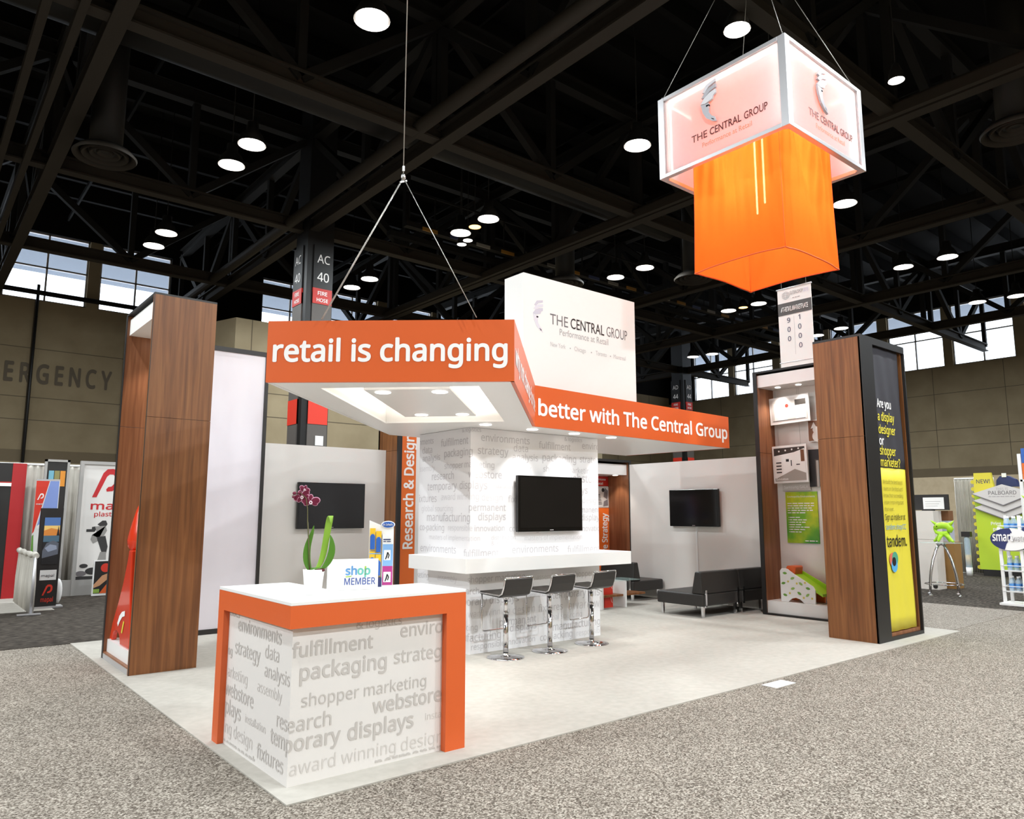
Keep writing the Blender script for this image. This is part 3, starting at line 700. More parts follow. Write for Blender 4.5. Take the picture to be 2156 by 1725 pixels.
def flower(s, z, k=1.0, tilt=0.0):
    g = G(); c = Vector(pp(s, z))
    for a, ra, rb, rad in ((90, .018, .013, .02), (205, .02, .013, .02), (335, .02, .013, .02), (10, .026, .02, .024), (170, .026, .02, .024)):
        a = math.radians(a)+tilt; U = S*math.cos(a)+Zv*math.sin(a); V = FN.cross(U)
        g.m(1).oball(c+U*rad*k, U, V, FN, ra*k, rb*k, .0022); g.m(0).oball(c+U*rad*k+FN*.001, U, V, FN, ra*k*.86, rb*k*.84, .0022)
    f = g.build('flower', [petal, petal_edge], t)
    G().m(0).oball(c+FN*.006+Zv*-0.006*k, S, Zv, FN, .009*k, .01*k, .007).m(1).oball(c+FN*.012+Zv*-0.004*k, S, Zv, FN, .004*k, .004*k, .004).build('lip', [petal_w, petal], f)
    return f
petal_edge = mat('orchid_petal_edge', (214, 150, 176), 0.5)
flower(-0.035, 0.578, 1.25); flower(-0.092, 0.61, 1.15, 0.5); flower(-0.078, 0.655, 0.75, -0.4)
for s, z, r in ((-0.118, 0.632, .008), (-0.145, 0.63, .011), (-0.15, 0.607, .009)): G().oball(pp(s, z, -.01), S, Zv, FN, r*1.2, r, r).build('bud', petal, t)
for s, d in ((0.02, -.03), (0.045, -.02)): G().oball(pp(s, .152, d), S, FN, Zv, .018, .014, .01).build('fallen_petal', mat('dry_petal', (84, 16, 24), .6), t)

# ---- member sign
t = thing('member_sign', 'white tabletop sign reading MEMBER behind the orchid pot on the counter', 'sign', (0.68, 0.62, CT))
sx = (Vector((0.70, -0.71*0.62, 0))).normalized(); c0 = Vector((0.66, 0.60, CT))
sU = Vector((math.cos(math.radians(-18)), math.sin(math.radians(-18)), 0)); sN = Vector((sU.y, -sU.x, 0))
G().obox(c0+Zv*0.102, sU, Zv, sN, 0.335, 0.2, 0.012).build('board', white, t, bevel=0.002)
G().obox(c0+Zv*0.004-sN*0.03, sU, Zv, sN, 0.335, 0.006, 0.07).build('foot', white, t)
L = Letters(); o0 = -0.05
L.put('sh', o0, 0.10, size=0.075, bold=0.03, m=0); wa = text_width('sh', .03); L.put('op', o0+(wa[1]-wa[0])*0.075+0.003, 0.10, size=0.075, bold=0.03, m=1)
L.put('!', o0+0.125, 0.10, size=0.075, bold=0.02, m=2)
L.put('MEMBER', o0-0.006, 0.035, w=0.205, size=0.062, bold=0.012, m=3); L.poly([(o0, .09), (o0+.045, .093), (o0+.035, .086), (o0+.005, .084)], 2)
L.build('lettering', [mat('logo_blue', (92, 150, 206)), mat('logo_teal', (104, 190, 178)), mat('logo_green', (160, 200, 70)), mat('sign_blue', (72, 92, 160))], t, c0, sU, Zv, sN, off=0.008)

# ---- insole display
t = thing('insole_display', 'countertop rack of blue and yellow insole packs with oval blue header', 'display rack', (0.95, 0.72, CT))
dc = Vector((0.925, 0.70, CT)); dU = Vector((math.cos(math.radians(-30)), math.sin(math.radians(-30)), 0)); dN = Vector((dU.y, -dU.x, 0))
def dp(u, v, n=0): return dc+dU*u+Zv*v+dN*n
G().prism([(-.085, 0), (.085, 0), (.085, .44), (.0, .42), (-.085, .455)], dc-dN*0.03, dU, Zv, dN, 0.024).build('back_board', white, t)
g = G().m(0).prism([(.008, 0), (.085, 0), (.085, .33), (.008, .36)], dp(0, 0, -.004), dU, Zv, dN, 0.02)
g.build('graphic_panel', white, t)
L = Letters(); L.rect(.012, .082, .01, .14, 0); L.rect(.012, .082, .14, .29, 1); L.rect(.02, .07, .03, .1, 2); L.rect(.02, .066, .18, .25, 2)
for k in (0, 1):                      # little running legs
    y0 = .185-k*.15; L.poly([(.035, y0), (.045, y0+.02), (.05, y0+.05), (.042, y0+.05), (.036, y0+.025), (.028, y0)], 3, .0005); L.poly([(.052, y0+.005), (.06, y0+.03), (.05, y0+.05), (.044, y0+.045), (.052, y0+.028), (.046, y0+.01)], 3, .0005)
L.fine_print(.014, .08, .318, .008, 4, 2).fine_print(.014, .08, .305, .006, 4, 3)
L.build('graphic_print', [magenta, sky_blue, white, text_black, navy], t, dc+dN*.016, dU, Zv, dN, off=0.001)
h = G().oball(dp(.045, .425, .0), dU, Zv, dN, .05, .027, .006).build('header_oval', white, t)
L = Letters(); L.disc(0, 0, .042, 0, ry=.021); L.put("Dr.Scholl's", 0, -.007, w=.07, size=.02, bold=.02, m=1, align='c'); 
for f in L.bm.faces:
    if f.material_index == 1:
        for v in f.verts: v.co.z += .0008
L.build('lettering', [blue, text_white], t, dp(.045, .425, .006), dU, Zv, dN, off=.001)
for u, v in ((-.06, .26), (-.018, .24), (-.06, .1), (-.018, .08)):
    p = G().prism([(u-.018, v-.01), (u+.018, v-.01), (u+.019, v+.14), (u-.019, v+.14)], dp(0, 0, .0), dU, Zv, dN, .012).build('insole_pack', mat('pack_yellow', (238, 190, 50), .35), t)
    G().prism([(u-.016, v-.006), (u+.016, v-.006), (u+.017, v+.085), (u+.008, v+.10), (u-.008, v+.10), (u-.017, v+.085)], dp(0, 0, .012), dU, Zv, dN, .006).build('insole_blister', blue, p, bevel=.003)
g = G().bar(dp(-.08, .225, .01), dp(.0, .225, .01), .006).bar(dp(-.08, .04, .01), dp(.0, .04, .01), .006).build('pack_rail', sky_blue, t)
G().prism([(-.085, 0), (.008, 0), (.008, .06), (-.085, .06)], dp(0, 0, .0), dU, Zv, dN, .03).build('base_box', navy, t)

# ================================================================== left brown tower
TH = 3.72; TJ = 2.47
def wood_slab(x0, x1, y0, y1, z0, z1, axis='z', gap=0.004):
    return G().box(x0, x1, y0, y1, z0, TJ-gap/2).box(x0, x1, y0, y1, TJ+gap/2, z1)
t = thing('display_tower', 'tall walnut display tower at left with red display inside, near the aisle corner', 'display tower', (0.41, 4.5, ZB))
wood_slab(0.10, 0.715, 3.92, 3.965, ZB, TH).build('side_panel', wood, t)
wood_slab(0.10, 0.715, 5.05, 5.095, ZB, TH).build('side_panel', wood_red, t)
G().box(0.67, 0.715, 3.965, 5.05, ZB, TH).build('back_panel', wall_white, t)
G().box(0.10, 0.715, 3.92, 5.095, TH, TH+0.02).build('roof_panel', black, t)
G().box(0.13, 0.67, 3.966, 5.049, 3.5, 3.68).build('light_header', white_matte, t)
G().box(0.135, 0.67, 3.966, 5.049, ZB, 0.20).build('plinth', white, t)
G().box(0.10, 0.135, 3.966, 5.049, ZB, 0.06).build('threshold', alu, t); G().box(0.102, 0.133, 3.966, 5.049, 0.06, 0.075).build('threshold_cap', wood_red, t)
G().box(0.097, 0.103, 3.915, 3.92, ZB, TH).box(0.097, 0.103, 5.04, 5.1, ZB, TH).build('edge_strip', black, t)
for yy in (4.25, 4.75):
    G().lathe([(0, 0), (.045, 0), (.045, .006), (0, .006)], (0.42, yy, 3.494), 20).build('downlight', glow_lens, t)
    lamp('SPOT', 'downlight_light', (0.42, yy, 3.48), SPOT_W*1.6, t, size=.04, spot=math.radians(90), color=(1, .9, .78), target=(0.42, yy, 0))
# red thing inside
t = thing('red_product_display', 'glossy red display with arched foot and drop shaped top inside the left tower', 'display', (0.25, 4.55, 0.20))
O_, U_, N_ = (0.15, 5.04, 0.20), Vector((0, -1, 0)), Vector((-1, 0, 0))
poly = [(0.0, 0), (.11, 0)] + [(.11+.36*(1-math.cos(PI*k/12))/2, .115*math.sin(PI*k/12)) for k in range(1, 12)] + [(.47, 0), (.86, 0), (.84, .2), (.76, .5), (.72, .8), (.71, .95), (.59, .95), (.56, .85), (.44, .62), (.28, .40), (.09, .18)]
G().prism(poly, O_, U_, Zv, N_, -0.05).build('stand', red_plastic, t, bevel=.012)
g = G(); prof = [(0, 0), (.09, .01), (.15, .06), (.165, .13), (.14, .22), (.1, .33), (.06, .43), (.02, .5), (0, .52)]
g.lathe(prof, (.24, 4.50, 1.12), 28)
for v in g.bm.verts: v.co.x = .24+(v.co.x-.24)*.6
g.build('drop_top', red_plastic, t)
L = Letters(); L.poly([(.33, .2), (.40, .28), (.50, .33), (.62, .35), (.62, .30), (.52, .28), (.44, .23), (.37, .17)], 0); L.poly([(.52, .13), (.58, .25), (.62, .24), (.56, .12)], 1)
L.build('swoosh_print', [text_white, yellow], t, O_, U_, Zv, N_, off=.004)

# ---- light box behind it
t = thing('light_box_wall', 'tall white glossy graphic wall in a thin black frame behind the left tower', 'wall panel', (1.4, 5.95, ZB))
lb = ramp_mat('light_box_fabric', [(0.3, (226, 219, 226)), (0.55, (234, 227, 234)), (0.75, (238, 232, 238))], scale=(1.2, 1.2, .5), nscale=1.6, detail=3, rough=0.14, spec=.5)
G().box(0.74, 2.03, 5.93, 5.99, 0.07, TH-0.06).build('graphic_panel', lb, t)
g = G().box(0.72, 2.07, 5.91, 6.0, ZB, 0.07).box(0.72, 2.07, 5.91, 6.0, TH-0.06, TH).box(0.70, 0.74, 5.91, 6.0, ZB, TH).box(2.03, 2.075, 5.91, 6.0, ZB, TH)
g.build('frame', black, t)

# ---- television
def tv(name, label, c, U, N, w=1.05, h=0.65, cable=0.0):
    c, U, N = Vector(c), Vector(U), Vector(N); t = thing('television', label, 'television', c)
    G().obox(c+N*.022, U, Zv, N, w*.6, h*.5, .04).build('wall_bracket', black, t)
    G().obox(c+N*.055, U, Zv, N, w, h, .05).build('housing', black_gloss, t, bevel=.006)
    G().obox(c+N*.081+Zv*.012, U, Zv, N, w-.05, h-.07, .004).build('screen', mat('tv_screen', (20, 18, 18), .09), t)
    L = Letters(); L.rect(-.03, .03, -.004, .004, 0); L.build('maker_badge', text_pale, t, c-Zv*(h/2-.018)+N*.08, U, Zv, N, off=.002)
    if cable: G().obox(c-Zv*(h/2+cable/2)+N*.008, U, Zv, N, .03, cable, .012).build('cable_cover', white, t)
    return t
t = thing('back_wall', 'white back wall panel behind the reception counter, left of the brown panel', 'wall panel', (3.06, 6.13, ZB))
G().box(2.08, 4.05, 6.10, 6.16, ZB, 2.49).build('panel', wall_white, t)
tv('tv', 'black television on the white back wall behind the orchid', (3.14, 6.10, 1.632), X, -Y, 1.05, 0.655, 1.0)

# ---- research & design tower
t = thing('display_tower', 'walnut tower with orange Research & Design panel left of the word tower', 'display tower', (4.65, 6.03, ZB))
wood_slab(4.05, 4.09, 5.76, 6.34, ZB, TH).build('side_panel', wood, t)
G().box(4.045, 4.113, 5.725, 5.765, ZB, TH).box(5.2, 5.26, 5.725, 5.765, ZB, TH).box(4.05, 5.26, 5.725, 5.765, TH-.06, TH).build('front_frame', black, t)
p = G().box(4.113, 4.37, 5.735, 5.76, ZB, TH-.06).build('orange_panel', orange_hot, t)
G().box(4.365, 5.2, 5.738, 5.76, ZB, TH-.06).box(5.22, 5.26, 5.765, 6.34, ZB, TH).box(4.05, 5.26, 6.30, 6.34, ZB, TH).build('white_panel', white, t)
L = Letters(); L.put('Research & Design', 4.325, 0.995, w=1.72, size=.235, bold=.03, rot=True, tall=.98)
L.build('lettering', text_white, p, (0, 5.735, 0), X, Zv, -Y, off=.003)

# ================================================================== word tower with ledge
t = thing('word_tower', 'white tower covered in grey words, with white bar ledge, under the orange canopy', 'tower', (4.2, 3.4, ZB))
tower_white = mat('tower_print_ground', (238, 236, 238), 0.45)
G().box(3.2, 5.25, 2.74, 3.80, ZB, 2.488).build('body', tower_white, t)
L = words(Letters(), TOWER_WORDS, FIX, (-1.055, 2.045, ZB+.01, 2.48))
L.build('printed_words', [mat('tower_word_grey', (205, 201, 204)), mat('tower_word_pale', (217, 214, 217))], t, (3.2, 2.74, 0), X, Zv, (0, -1, 0), off=0.0015, fold=((0, 1, 0), (-1, 0, 0)))
G().plan([(2.935, 2.45), (5.53, 2.45), (5.53, 3.3), (5.251, 3.3), (5.251, 2.739), (3.199, 2.739), (3.199, 3.58), (2.935, 3.58)], 0.895, 1.052).build('bar_ledge', white, t, bevel=.003)
tv('tv', 'black television on the white word tower above the bar ledge', (4.355, 2.74, 1.64), X, -Y, 1.045, 0.655)

# ---- sign block on the canopy
t = thing('sign_block', 'big white upright block with helmet emblem and thin lettering rising above the canopy', 'sign', (4.72, 2.62, 2.96))
sb = G().box(3.735, 5.70, 2.45, 2.80, 2.958, 4.345).build('block', white_matte, t)
L = Letters()
L.put('THE', 4.156, 3.79, w=.30, size=.185, m=1, font='gill'); L.put('CENTRAL', 4.50, 3.79, w=.60, size=.185, bold=.006, m=0, font='gill'); L.put('GROUP', 5.145, 3.79, w=.395, size=.185, m=1, font='gill')
L.put('Performance at Retail', 4.312, 3.675, w=.86, size=.115, m=2, font='gill')
for s, u, w in (('New York', 4.16, .25), ('Chicago', 4.56, .2), ('Toronto', 4.94, .2), ('Montreal', 5.27, .23)): L.put(s, u, 3.515, w=w, size=.08, m=3, font='gill')
for u in (4.49, 4.86, 5.21): L.disc(u, 3.535, .009, 2)
L.build('lettering', [text_black, text_grey, text_pale, mat('faint_lettering', (198, 192, 192))], t, (0, 2.45, 0), X, Zv, -Y, off=.002)
def helmet(parent, O, U, V, N, s, mats, th=.0):
    """profile of an antique crested helmet: curved bands over a cheek guard"""
    g = G(); O, U, V, N = Vector(O), Vector(U), Vector(V), Vector(N)
    def band(pts, mi): g.m(mi).prism([(x*s, y*s) for x, y in pts], O, U, V, N, th)
    band([(.05, .80), (.16, .95), (.40, 1.0), (.40, .93), (.22, .88), (.12, .78)], 0)
    band([(.02, .68), (.11, .78), (.24, .85), (.41, .88), (.41, .80), (.25, .76), (.12, .67)], 1)
    band([(.0, .55), (.10, .66), (.24, .73), (.40, .76), (.40, .67), (.34, .64), (.30, .56), (.12, .52)], 0)
    band([(.0, .54), (.10, .51), (.22, .50), (.20, .40), (.20, .30), (.26, .20), (.36, .12), (.37, .06), (.40, .0), (.28, .05), (.14, .17), (.05, .33)], 1)
    band([(.14, .48), (.22, .47), (.22, .44), (.15, .42)], 2); band([(.25, .14), (.34, .08), (.35, .04), (.28, .09)], 2)
    return g.build('helmet_emblem', mats, parent, bevel=.002 if th > .01 else 0)
helmet(t, (3.88, 2.449, 3.66), X, Zv, -Y, .40, [mat('emblem_pale', (206, 200, 212)), mat('emblem_light', (222, 217, 226)), mat('emblem_dark', (80, 74, 92))], .001)

# ================================================================== canopy
CZ0, CZ1 = 2.49, 2.957
A, B, C_, D, E_, F = (0.312, 1.395), (1.704, 0.177), (3.708, 2.217), (7.769, 2.448), (7.710, 4.427), (2.925, 4.068)
t = thing('canopy', 'orange and white angular canopy reading retail is changing over the booth', 'canopy', (3.6, 2.4, CZ0))
def seg_wall(g, P, Q, z0, z1, th=.03):
    P, Q = Vector((*P, 0)), Vector((*Q, 0)); d = (Q-P).normalized(); n = Vector((d.y, -d.x, 0))
    v = [P, Q, Q-n*th, P-n*th]
    g.plan([(p.x, p.y) for p in v], z0, z1)
g = G(); seg_wall(g, A, B, CZ0, CZ1); seg_wall(g, B, C_, CZ0, CZ1); seg_wall(g, C_, D, CZ0, CZ1); seg_wall(g, D, E_, CZ0, CZ1); fascia = g.build('orange_fascia', orange, t)
g = G(); seg_wall(g, E_, F, CZ0, CZ1); seg_wall(g, F, (A[0]+.03, A[1]+.03), CZ0, CZ1); g.build('rear_fascia', white, t)
# soffit with a recessed light trough: frame around the opening, raised trough and inner drop panel
R = [(0.747, 1.388), (1.634, 0.520), (3.171, 2.103), (2.285, 3.05)]
def inset(P, k):
    c = Vector((sum(p[0] for p in P)/4, sum(p[1] for p in P)/4)); return [tuple(c+(Vector(p)-c)*k) for p in P]
def off_quad(P, d):
    out = []
    for i in range(4):
        p, a, b = Vector(P[i]), Vector(P[i-1]), Vector(P[(i+1) % 4])
        out.append(tuple(p+(a-p).normalized()*d+(b-p).normalized()*d))
    return out
RI = off_quad(R, .27)
g = G()
def slab(poly): g.plan(poly, CZ0+.001, CZ0+.02)
e = .031
Ai, Bi, Ci, Di, Ei, Fi = (A[0]+.045, A[1]+.0), (B[0]+.0, B[1]+.045), (C_[0]-.015, C_[1]+.035), (D[0]-.032, D[1]+.03), (E_[0]-.032, E_[1]-.035), (F[0]+.015, F[1]-.032)
slab([Ai, Bi, R[1], R[0]]); slab([Bi, Ci, R[2], R[1]]); slab([Ci, Di, Ei, Fi, R[3], R[2]]); slab([Fi, Ai, R[0], R[3]])
g.build('soffit', white, t)
g = G()
for i in range(4):
    seg_wall(g, R[(i+1) % 4], R[i], CZ0+.02, CZ0+.21, .012)
g.plan(R, CZ0+.21, CZ0+.222); g.build('light_trough', white_matte, t)
g = G().plan(RI, CZ0+.03, CZ0+.05)
RI2 = off_quad(RI, .05)
g.plan(RI2, CZ0+.05, CZ0+.209); g.build('drop_panel', white, t)
# cove strips lighting the trough
for i in range(4):
    P, Q = Vector(off_quad(RI, -.03)[i]), Vector(off_quad(RI, -.03)[(i+1) % 4]); c = (P+Q)/2; d = (Q-P)
    o = lamp('AREA', 'cove_light', (c.x, c.y, CZ0+.06), 9.0, t, size=d.length*.9, size_y=.03, shape='RECTANGLE', color=(1, .96, .9))
    o.rotation_euler = (PI, 0, math.atan2(d.y, d.x)) if True else (0, 0, 0)
def downlight(x, y, z, parent, w=SPOT_W, aim=None, ang=80):
    G().lathe([(.05, 0), (.062, -.004), (.066, 0.0), (.05, .004)], (x, y, z-.001), 24).lathe([(0, 0), (.05, 0), (.05, .004), (0, .004)], (x, y, z-.006), 24).build('downlight', glow_lens, parent)
    lamp('SPOT', 'downlight_light', (x, y, z-.02), w, parent, size=.03, spot=math.radians(ang), blend=.7, color=(1, .97, .94), target=aim or (x, y, 0))
for x, y in ((1.309, 1.408), (1.657, 1.083), (2.322, 2.40), (2.62, 2.10)): downlight(x, y, CZ0+.03, t, SPOT_W*1.5)
for x, y in ((3.187, 2.45), (3.885, 2.47), (4.583, 2.49), (5.273, 2.52)): downlight(x, y, CZ0, t, SPOT_W*1.9, aim=(x, 2.78, .8), ang=75)
for P, Q, s, u0, w, v, mm in ((A, B, 'retail is changing', .045, None, 2.648, 0), (B, C_, 'why not change for the', .08, 2.7, 2.64, 0), (C_, D, 'better with The Central Group', .045, None, 2.625, 0)):
    P3, Q3 = Vector((*P, 0)), Vector((*Q, 0)); d = (Q3-P3); Ln = d.length; d.normalize()
    L = Letters(); L.put(s, u0, v, w=w or Ln-u0-.05, size=None, bold=.026, tall=1.0 if not w else 1.0)
    h = [x.co.y for x in L.bm.verts]; asc = max(h)-v; k = {'r': .178, 'w': .17, 'b': .19}[s[0]]/asc
    for x in L.bm.verts: x.co.y = v+(x.co.y-v)*k
    L.build('lettering', text_white, fascia, P3, d, Zv, Vector((d.y, -d.x, 0)), off=.003)
# suspension cable
t = thing('suspension_cable', 'thin steel cable with a two-legged bridle holding up the orange canopy', 'cable', (1.02, 0.66, 2.957))
a1, a2 = Vector((0.593, 1.09, 2.957)), Vector((1.442, 0.30, 2.957)); kn = Vector((1.03, 0.69, 4.06))

g = G()
for a in (a1, a2):
    g.cyl(a, kn, .0035, 6); g.cyl(a+Vector((.012, .012, 0)), kn+Vector((.01, .01, 0)), .0025, 6)
g.build('bridle_leg', cable_mat, t)
G().cyl(kn, kn+Vector((0, 0, 13-kn.z-.03)), .004, 8).build('drop_cable', cable_mat, t)
G().ball(kn, (.018, .018, .03), 10).bar(kn+Vector((-.03, 0, -.05)), kn+Vector((.03, 0, -.02)), .012).bar(kn+Vector((0, 0, .05)), kn+Vector((0, 0, .09)), .014).build('shackle', steel, t)

# ================================================================== bar stools
def stool_proto():
    t = thing('bar_stool', 'x', 'stool', (0, 0, 0), 'chrome bar stools at the ledge')
    G().lathe([(0, 0), (.2, 0), (.2, .008), (.12, .016), (.03, .03), (.03, .05)], (0, 0, 0), 40).build('base_disc', chrome, t)
    G().cyl((0, 0, .02), (0, 0, .46), .029, 20).lathe([(.029, .46), (.031, .45), (.031, .47), (.02, .475)], (0, 0, 0), 20).build('post', chrome, t)
    G().cyl((0, 0, .46), (0, 0, .63), .021, 20).lathe([(.021, .60), (.07, .645), (.07, .655), (0, .655)], (0, 0, 0), 20).build('gas_lift', chrome, t)
    g = G(); pr = [(.215, .655), (.22, .69), (-.11, .675), (-.165, .695), (-.195, .75), (-.215, .835), (-.235, .835), (-.22, .75), (-.185, .665), (-.12, .64)]
    g.prism([(-y, z) for y, z in pr], (-.188, 0, 0), (0, -1, 0), Zv, X, .376); g.build('seat', black_leather, t, bevel=.012, seg=3)
    for s in (-1, 1):
        G().tube([(s*.194, .225, .672), (s*.194, 0, .668), (s*.194, -.13, .665), (s*.194, -.175, .685), (s*.194, -.205, .75), (s*.194, -.222, .825), (s*.18, -.226, .845)], .009, 8).build('chrome_edge', chrome, t)
    G().tube([(-.19, -.226, .845), (.19, -.226, .845)], .009, 8).build('chrome_edge', chrome, t)
    G().tube([(-.17, .2, .665), (-.17, .2, .29), (-.155, .2, .268), (-.13, .2, .262), (.13, .2, .262), (.155, .2, .268), (.17, .2, .29), (.17, .2, .665)], .008, 8).build('footrest', chrome, t)
    G().tube([(.02, -.02, .63), (.09, -.04, .615), (.14, -.05, .59)], .005, 6).build('lift_lever', steel, t)
    return t
st = stool_proto()
for i, (x, y, rz, lab) in enumerate([(3.414, 2.372, 0, 'left one of the three chrome bar stools in front of the ledge'), (4.031, 2.35, .06, 'middle one of the three chrome bar stools in front of the ledge'), (4.736, 2.391, .03, 'right one of the three chrome bar stools, nearest the sofas'),
        (2.50, 3.05, -PI/2, 'bar stool mostly hidden behind the reception counter, beside the orange panel')]):
    o = st if i == 0 else dup(st, (0, 0, 0)); o.location = (x, y, ZB); o.rotation_euler = (0, 0, rz); o['label'] = lab

# ================================================================== lounge seats
def sofa(name, label, x, y, w, d, rz, legs_out=True, group='black lounge seats'):
    t = thing(name, label, 'sofa', (0, 0, 0), group)
    G().box(0, w, .0, d, .165, .345).build('seat', black_leather, t, bevel=.025, seg=3)
    G().prism([(.0, .345), (.2, .345), (.13, .665), (.03, .665)], (0, 0, 0), Y, Zv, X, w).build('backrest', black_leather, t, bevel=.02, seg=3)
    for lx in (.07, w-.07):
        for ly in (.05, d-.06):
            G().prism([(-.022, .165), (.022, .165), (.012, 0), (-.012, 0)], (lx, ly-.02, 0), X, Zv, Y, .04).build('leg', chrome, t)
        G().box(lx-.02, lx+.02, -.018, .0, .15, .40).build('back_bracket', chrome, t)
    t.location = (x, y, ZB); t.rotation_euler = (0, 0, rz); return t
sofa('lounge_sofa', 'black lounge sofa section nearest the centre with its back towards the camera', 7.465, 2.80, .95, .85, 0)
sofa('lounge_sofa', 'black lounge sofa section half hidden behind the brown niche frame at right', 8.425, 2.80, .69, .85, 0)
sofa('lounge_chair', 'black lounge chair in the corner beside the small white side table', 8.29, 5.64, .80, .81, -PI/2)
# side table + bags
t = thing('side_table', 'small white side table with walnut shelf and glass top behind the third stool', 'table', (7.55, 4.75, ZB))
G().box(7.60, 7.64, 4.42, 4.80, ZB, .43).build('side_board', white, t); G().box(7.05, 7.09, 4.42, 4.80, ZB, .43).build('side_board', white, t)
G().box(7.0, 8.15, 4.46, 4.80, .185, .215).build('shelf', wood, t); G().box(7.02, 7.95, 4.40, 4.83, .432, .444).build('glass_top', clear_glass, t)
for z0, lab in ((ZB, 'red paper bag standing on the floor under the side table shelf'), (.216, 'red paper bag standing on the walnut shelf of the side table')):
    t = thing('paper_bag', lab, 'bag', (7.35, 4.6, z0)); h = .165 if z0 < .1 else .2
    G().prism([(-.1, 0), (.1, 0), (.09, h), (-.09, h)], (7.36, 4.56, z0), X, Zv, Y, .09).build('bag', bright_red, t)
    G().tube([(7.40, 4.555, z0+h), (7.41, 4.55, z0+h*.6), (7.43, 4.55, z0+h*.45)], .003, 6).build('string_handle', text_white, t)

# ================================================================== right back wall
t = thing('back_wall', 'white wall panel with television behind the black sofas at right', 'wall panel', (9.17, 4.1, ZB))
G().box(9.144, 9.2, 2.53, 5.64, ZB, 2.46).build('panel', wall_white, t)
tv('tv', 'black television on the white wall above the black sofas', (9.144, 4.105, 1.622), -Y, -X, 1.04, .645, .9)
# strategy niche
t = thing('display_niche', 'low walnut niche with orange Store Strategy panel beside the word tower', 'display tower', (8.6, 5.95, ZB))
NT = 2.50
G().box(9.14, 9.19, 5.65, 6.24, ZB, NT).build('side_panel', wood_red, t); G().box(8.0, 8.05, 5.65, 6.24, ZB, NT).build('side_panel', wood_red, t)
G().box(8.0, 9.19, 6.2, 6.24, ZB, NT).build('back_panel', wall_white, t)
G().box(8.0, 9.195, 5.63, 6.24, NT, NT+.04).box(9.135, 9.195, 5.63, 5.65, ZB, NT).box(7.995, 8.055, 5.63, 5.65, ZB, NT).build('frame', black, t)
G().box(8.051, 9.139, 5.70, 6.199, 2.26, 2.46).build('light_header', white, t)
G().box(8.051, 9.139, 5.66, 6.199, ZB, .2).build('plinth', white, t)
G().lathe([(0, 0), (.05, 0), (.05, .006), (0, .006)], (8.98, 5.85, 2.253), 18).build('downlight', glow_lens, t)
lamp('SPOT', 'downlight_light', (8.95, 5.85, 2.24), SPOT_W, t, size=.04, spot=math.radians(95), color=(1, .9, .78), target=(8.95, 5.85, 0))
p = G().box(8.7, 9.138, 6.185, 6.199, .2, 1.63).build('orange_panel', orange_hot, t)
L = Letters(); L.put('In-Store Strategy', 9.085, .38, w=1.15, size=.21, bold=.032, rot=True); L.build('lettering', text_white, p, (0, 6.185, 0), X, Zv, -Y)
p = G().box(8.7, 9.138, 6.185, 6.199, 2.06, 2.25).build('red_panel', sign_red, t)
L = Letters(); L.put('Performance', 8.74, 2.17, w=.32, bold=.02); L.put('at Retail', 8.74, 2.085, w=.24, bold=.02); L.build('lettering', text_white, p, (0, 6.185, 0), X, Zv, -Y)
p = G().box(8.7, 9.138, 6.185, 6.199, 1.64, 2.05).build('photo_panel', mat('photo_grey', (206, 200, 196), .4), t)
L = Letters()
for k in range(7): L.poly([(8.72+k*.02, 1.70+k*.03), (8.95-k*.008, 1.705+k*.03), (8.95-k*.008, 1.715+k*.03), (8.72+k*.02, 1.715+k*.03)], 0)
L.poly([(8.98, 1.66), (9.12, 1.68), (9.11, 1.8), (9.0, 1.76)], 1); L.poly([(8.99, 1.85), (9.1, 1.8), (9.12, 1.97), (9.03, 2.03)], 1); L.disc(8.98, 1.98, .04, 0)
L.build('photo_print', [text_black, text_grey], p, (0, 6.185, 0), X, Zv, -Y)

# ================================================================== niche with pictures (faces the booth)
t = thing('display_niche', 'tall walnut niche with pictures and toddler slide, left of the yellow banner tower', 'display tower', (8.87, 1.95, ZB))
G().box(8.62, 9.12, 2.475, 2.52, ZB, TJ-.002).box(8.62, 9.12, 2.475, 2.52, TJ+.002, TH).build('side_panel', wood_red, t)
G().box(8.62, 9.12, 1.33, 1.375, ZB, TH).build('side_panel', wood_red, t)
G().box(9.08, 9.12, 1.375, 2.475, ZB, TH).build('back_panel', wall_white, t)
G().box(8.6, 9.125, 1.33, 2.535, TH, TH+.03).box(8.60, 8.62, 2.47, 2.535, ZB, TH).box(8.62, 9.12, 2.521, 2.535, ZB, TH).box(8.60, 8.62, 1.32, 1.38, ZB, TH).box(8.6, 8.63, 1.38, 2.47, ZB, .035).build('frame', black, t)
G().box(8.635, 9.08, 1.376, 2.474, 3.5, 3.69).build('light_header', white, t)
G().box(8.64, 9.08, 1.376, 2.474, .036, .215).build('plinth', white, t)
for yy in (2.25, 1.9):
    G().lathe([(0, 0), (.04, 0), (.04, .006), (0, .006)], (8.85, yy, 3.494), 18).build('downlight', glow_lens, t)
    lamp('SPOT', 'downlight_light', (8.82, yy, 3.48), SPOT_W*1.5, t, size=.04, spot=math.radians(95), color=(1, .95, .88), target=(8.82, yy, 0))
def board(name, label, y0, y1, z0, z1, x=8.95, mt=None, cat='picture', th=.015, tilt=0.0, group=None):
    """flat board facing -X, y0 = left edge (larger y)"""
    t = thing(name, label, cat, (x, (y0+y1)/2, z0), group)
    G().box(x, x+th, y1, y0, z0, z1).build('board', mt or white, t, bevel=.002)
    t.rotation_euler = (tilt, 0, 0)
    return t
BO = lambda t, L, mats, x, y0, z0, nm='photo_print': L.build(nm, mats, t, (x, y0, z0), -Y, Zv, -X, off=.002)
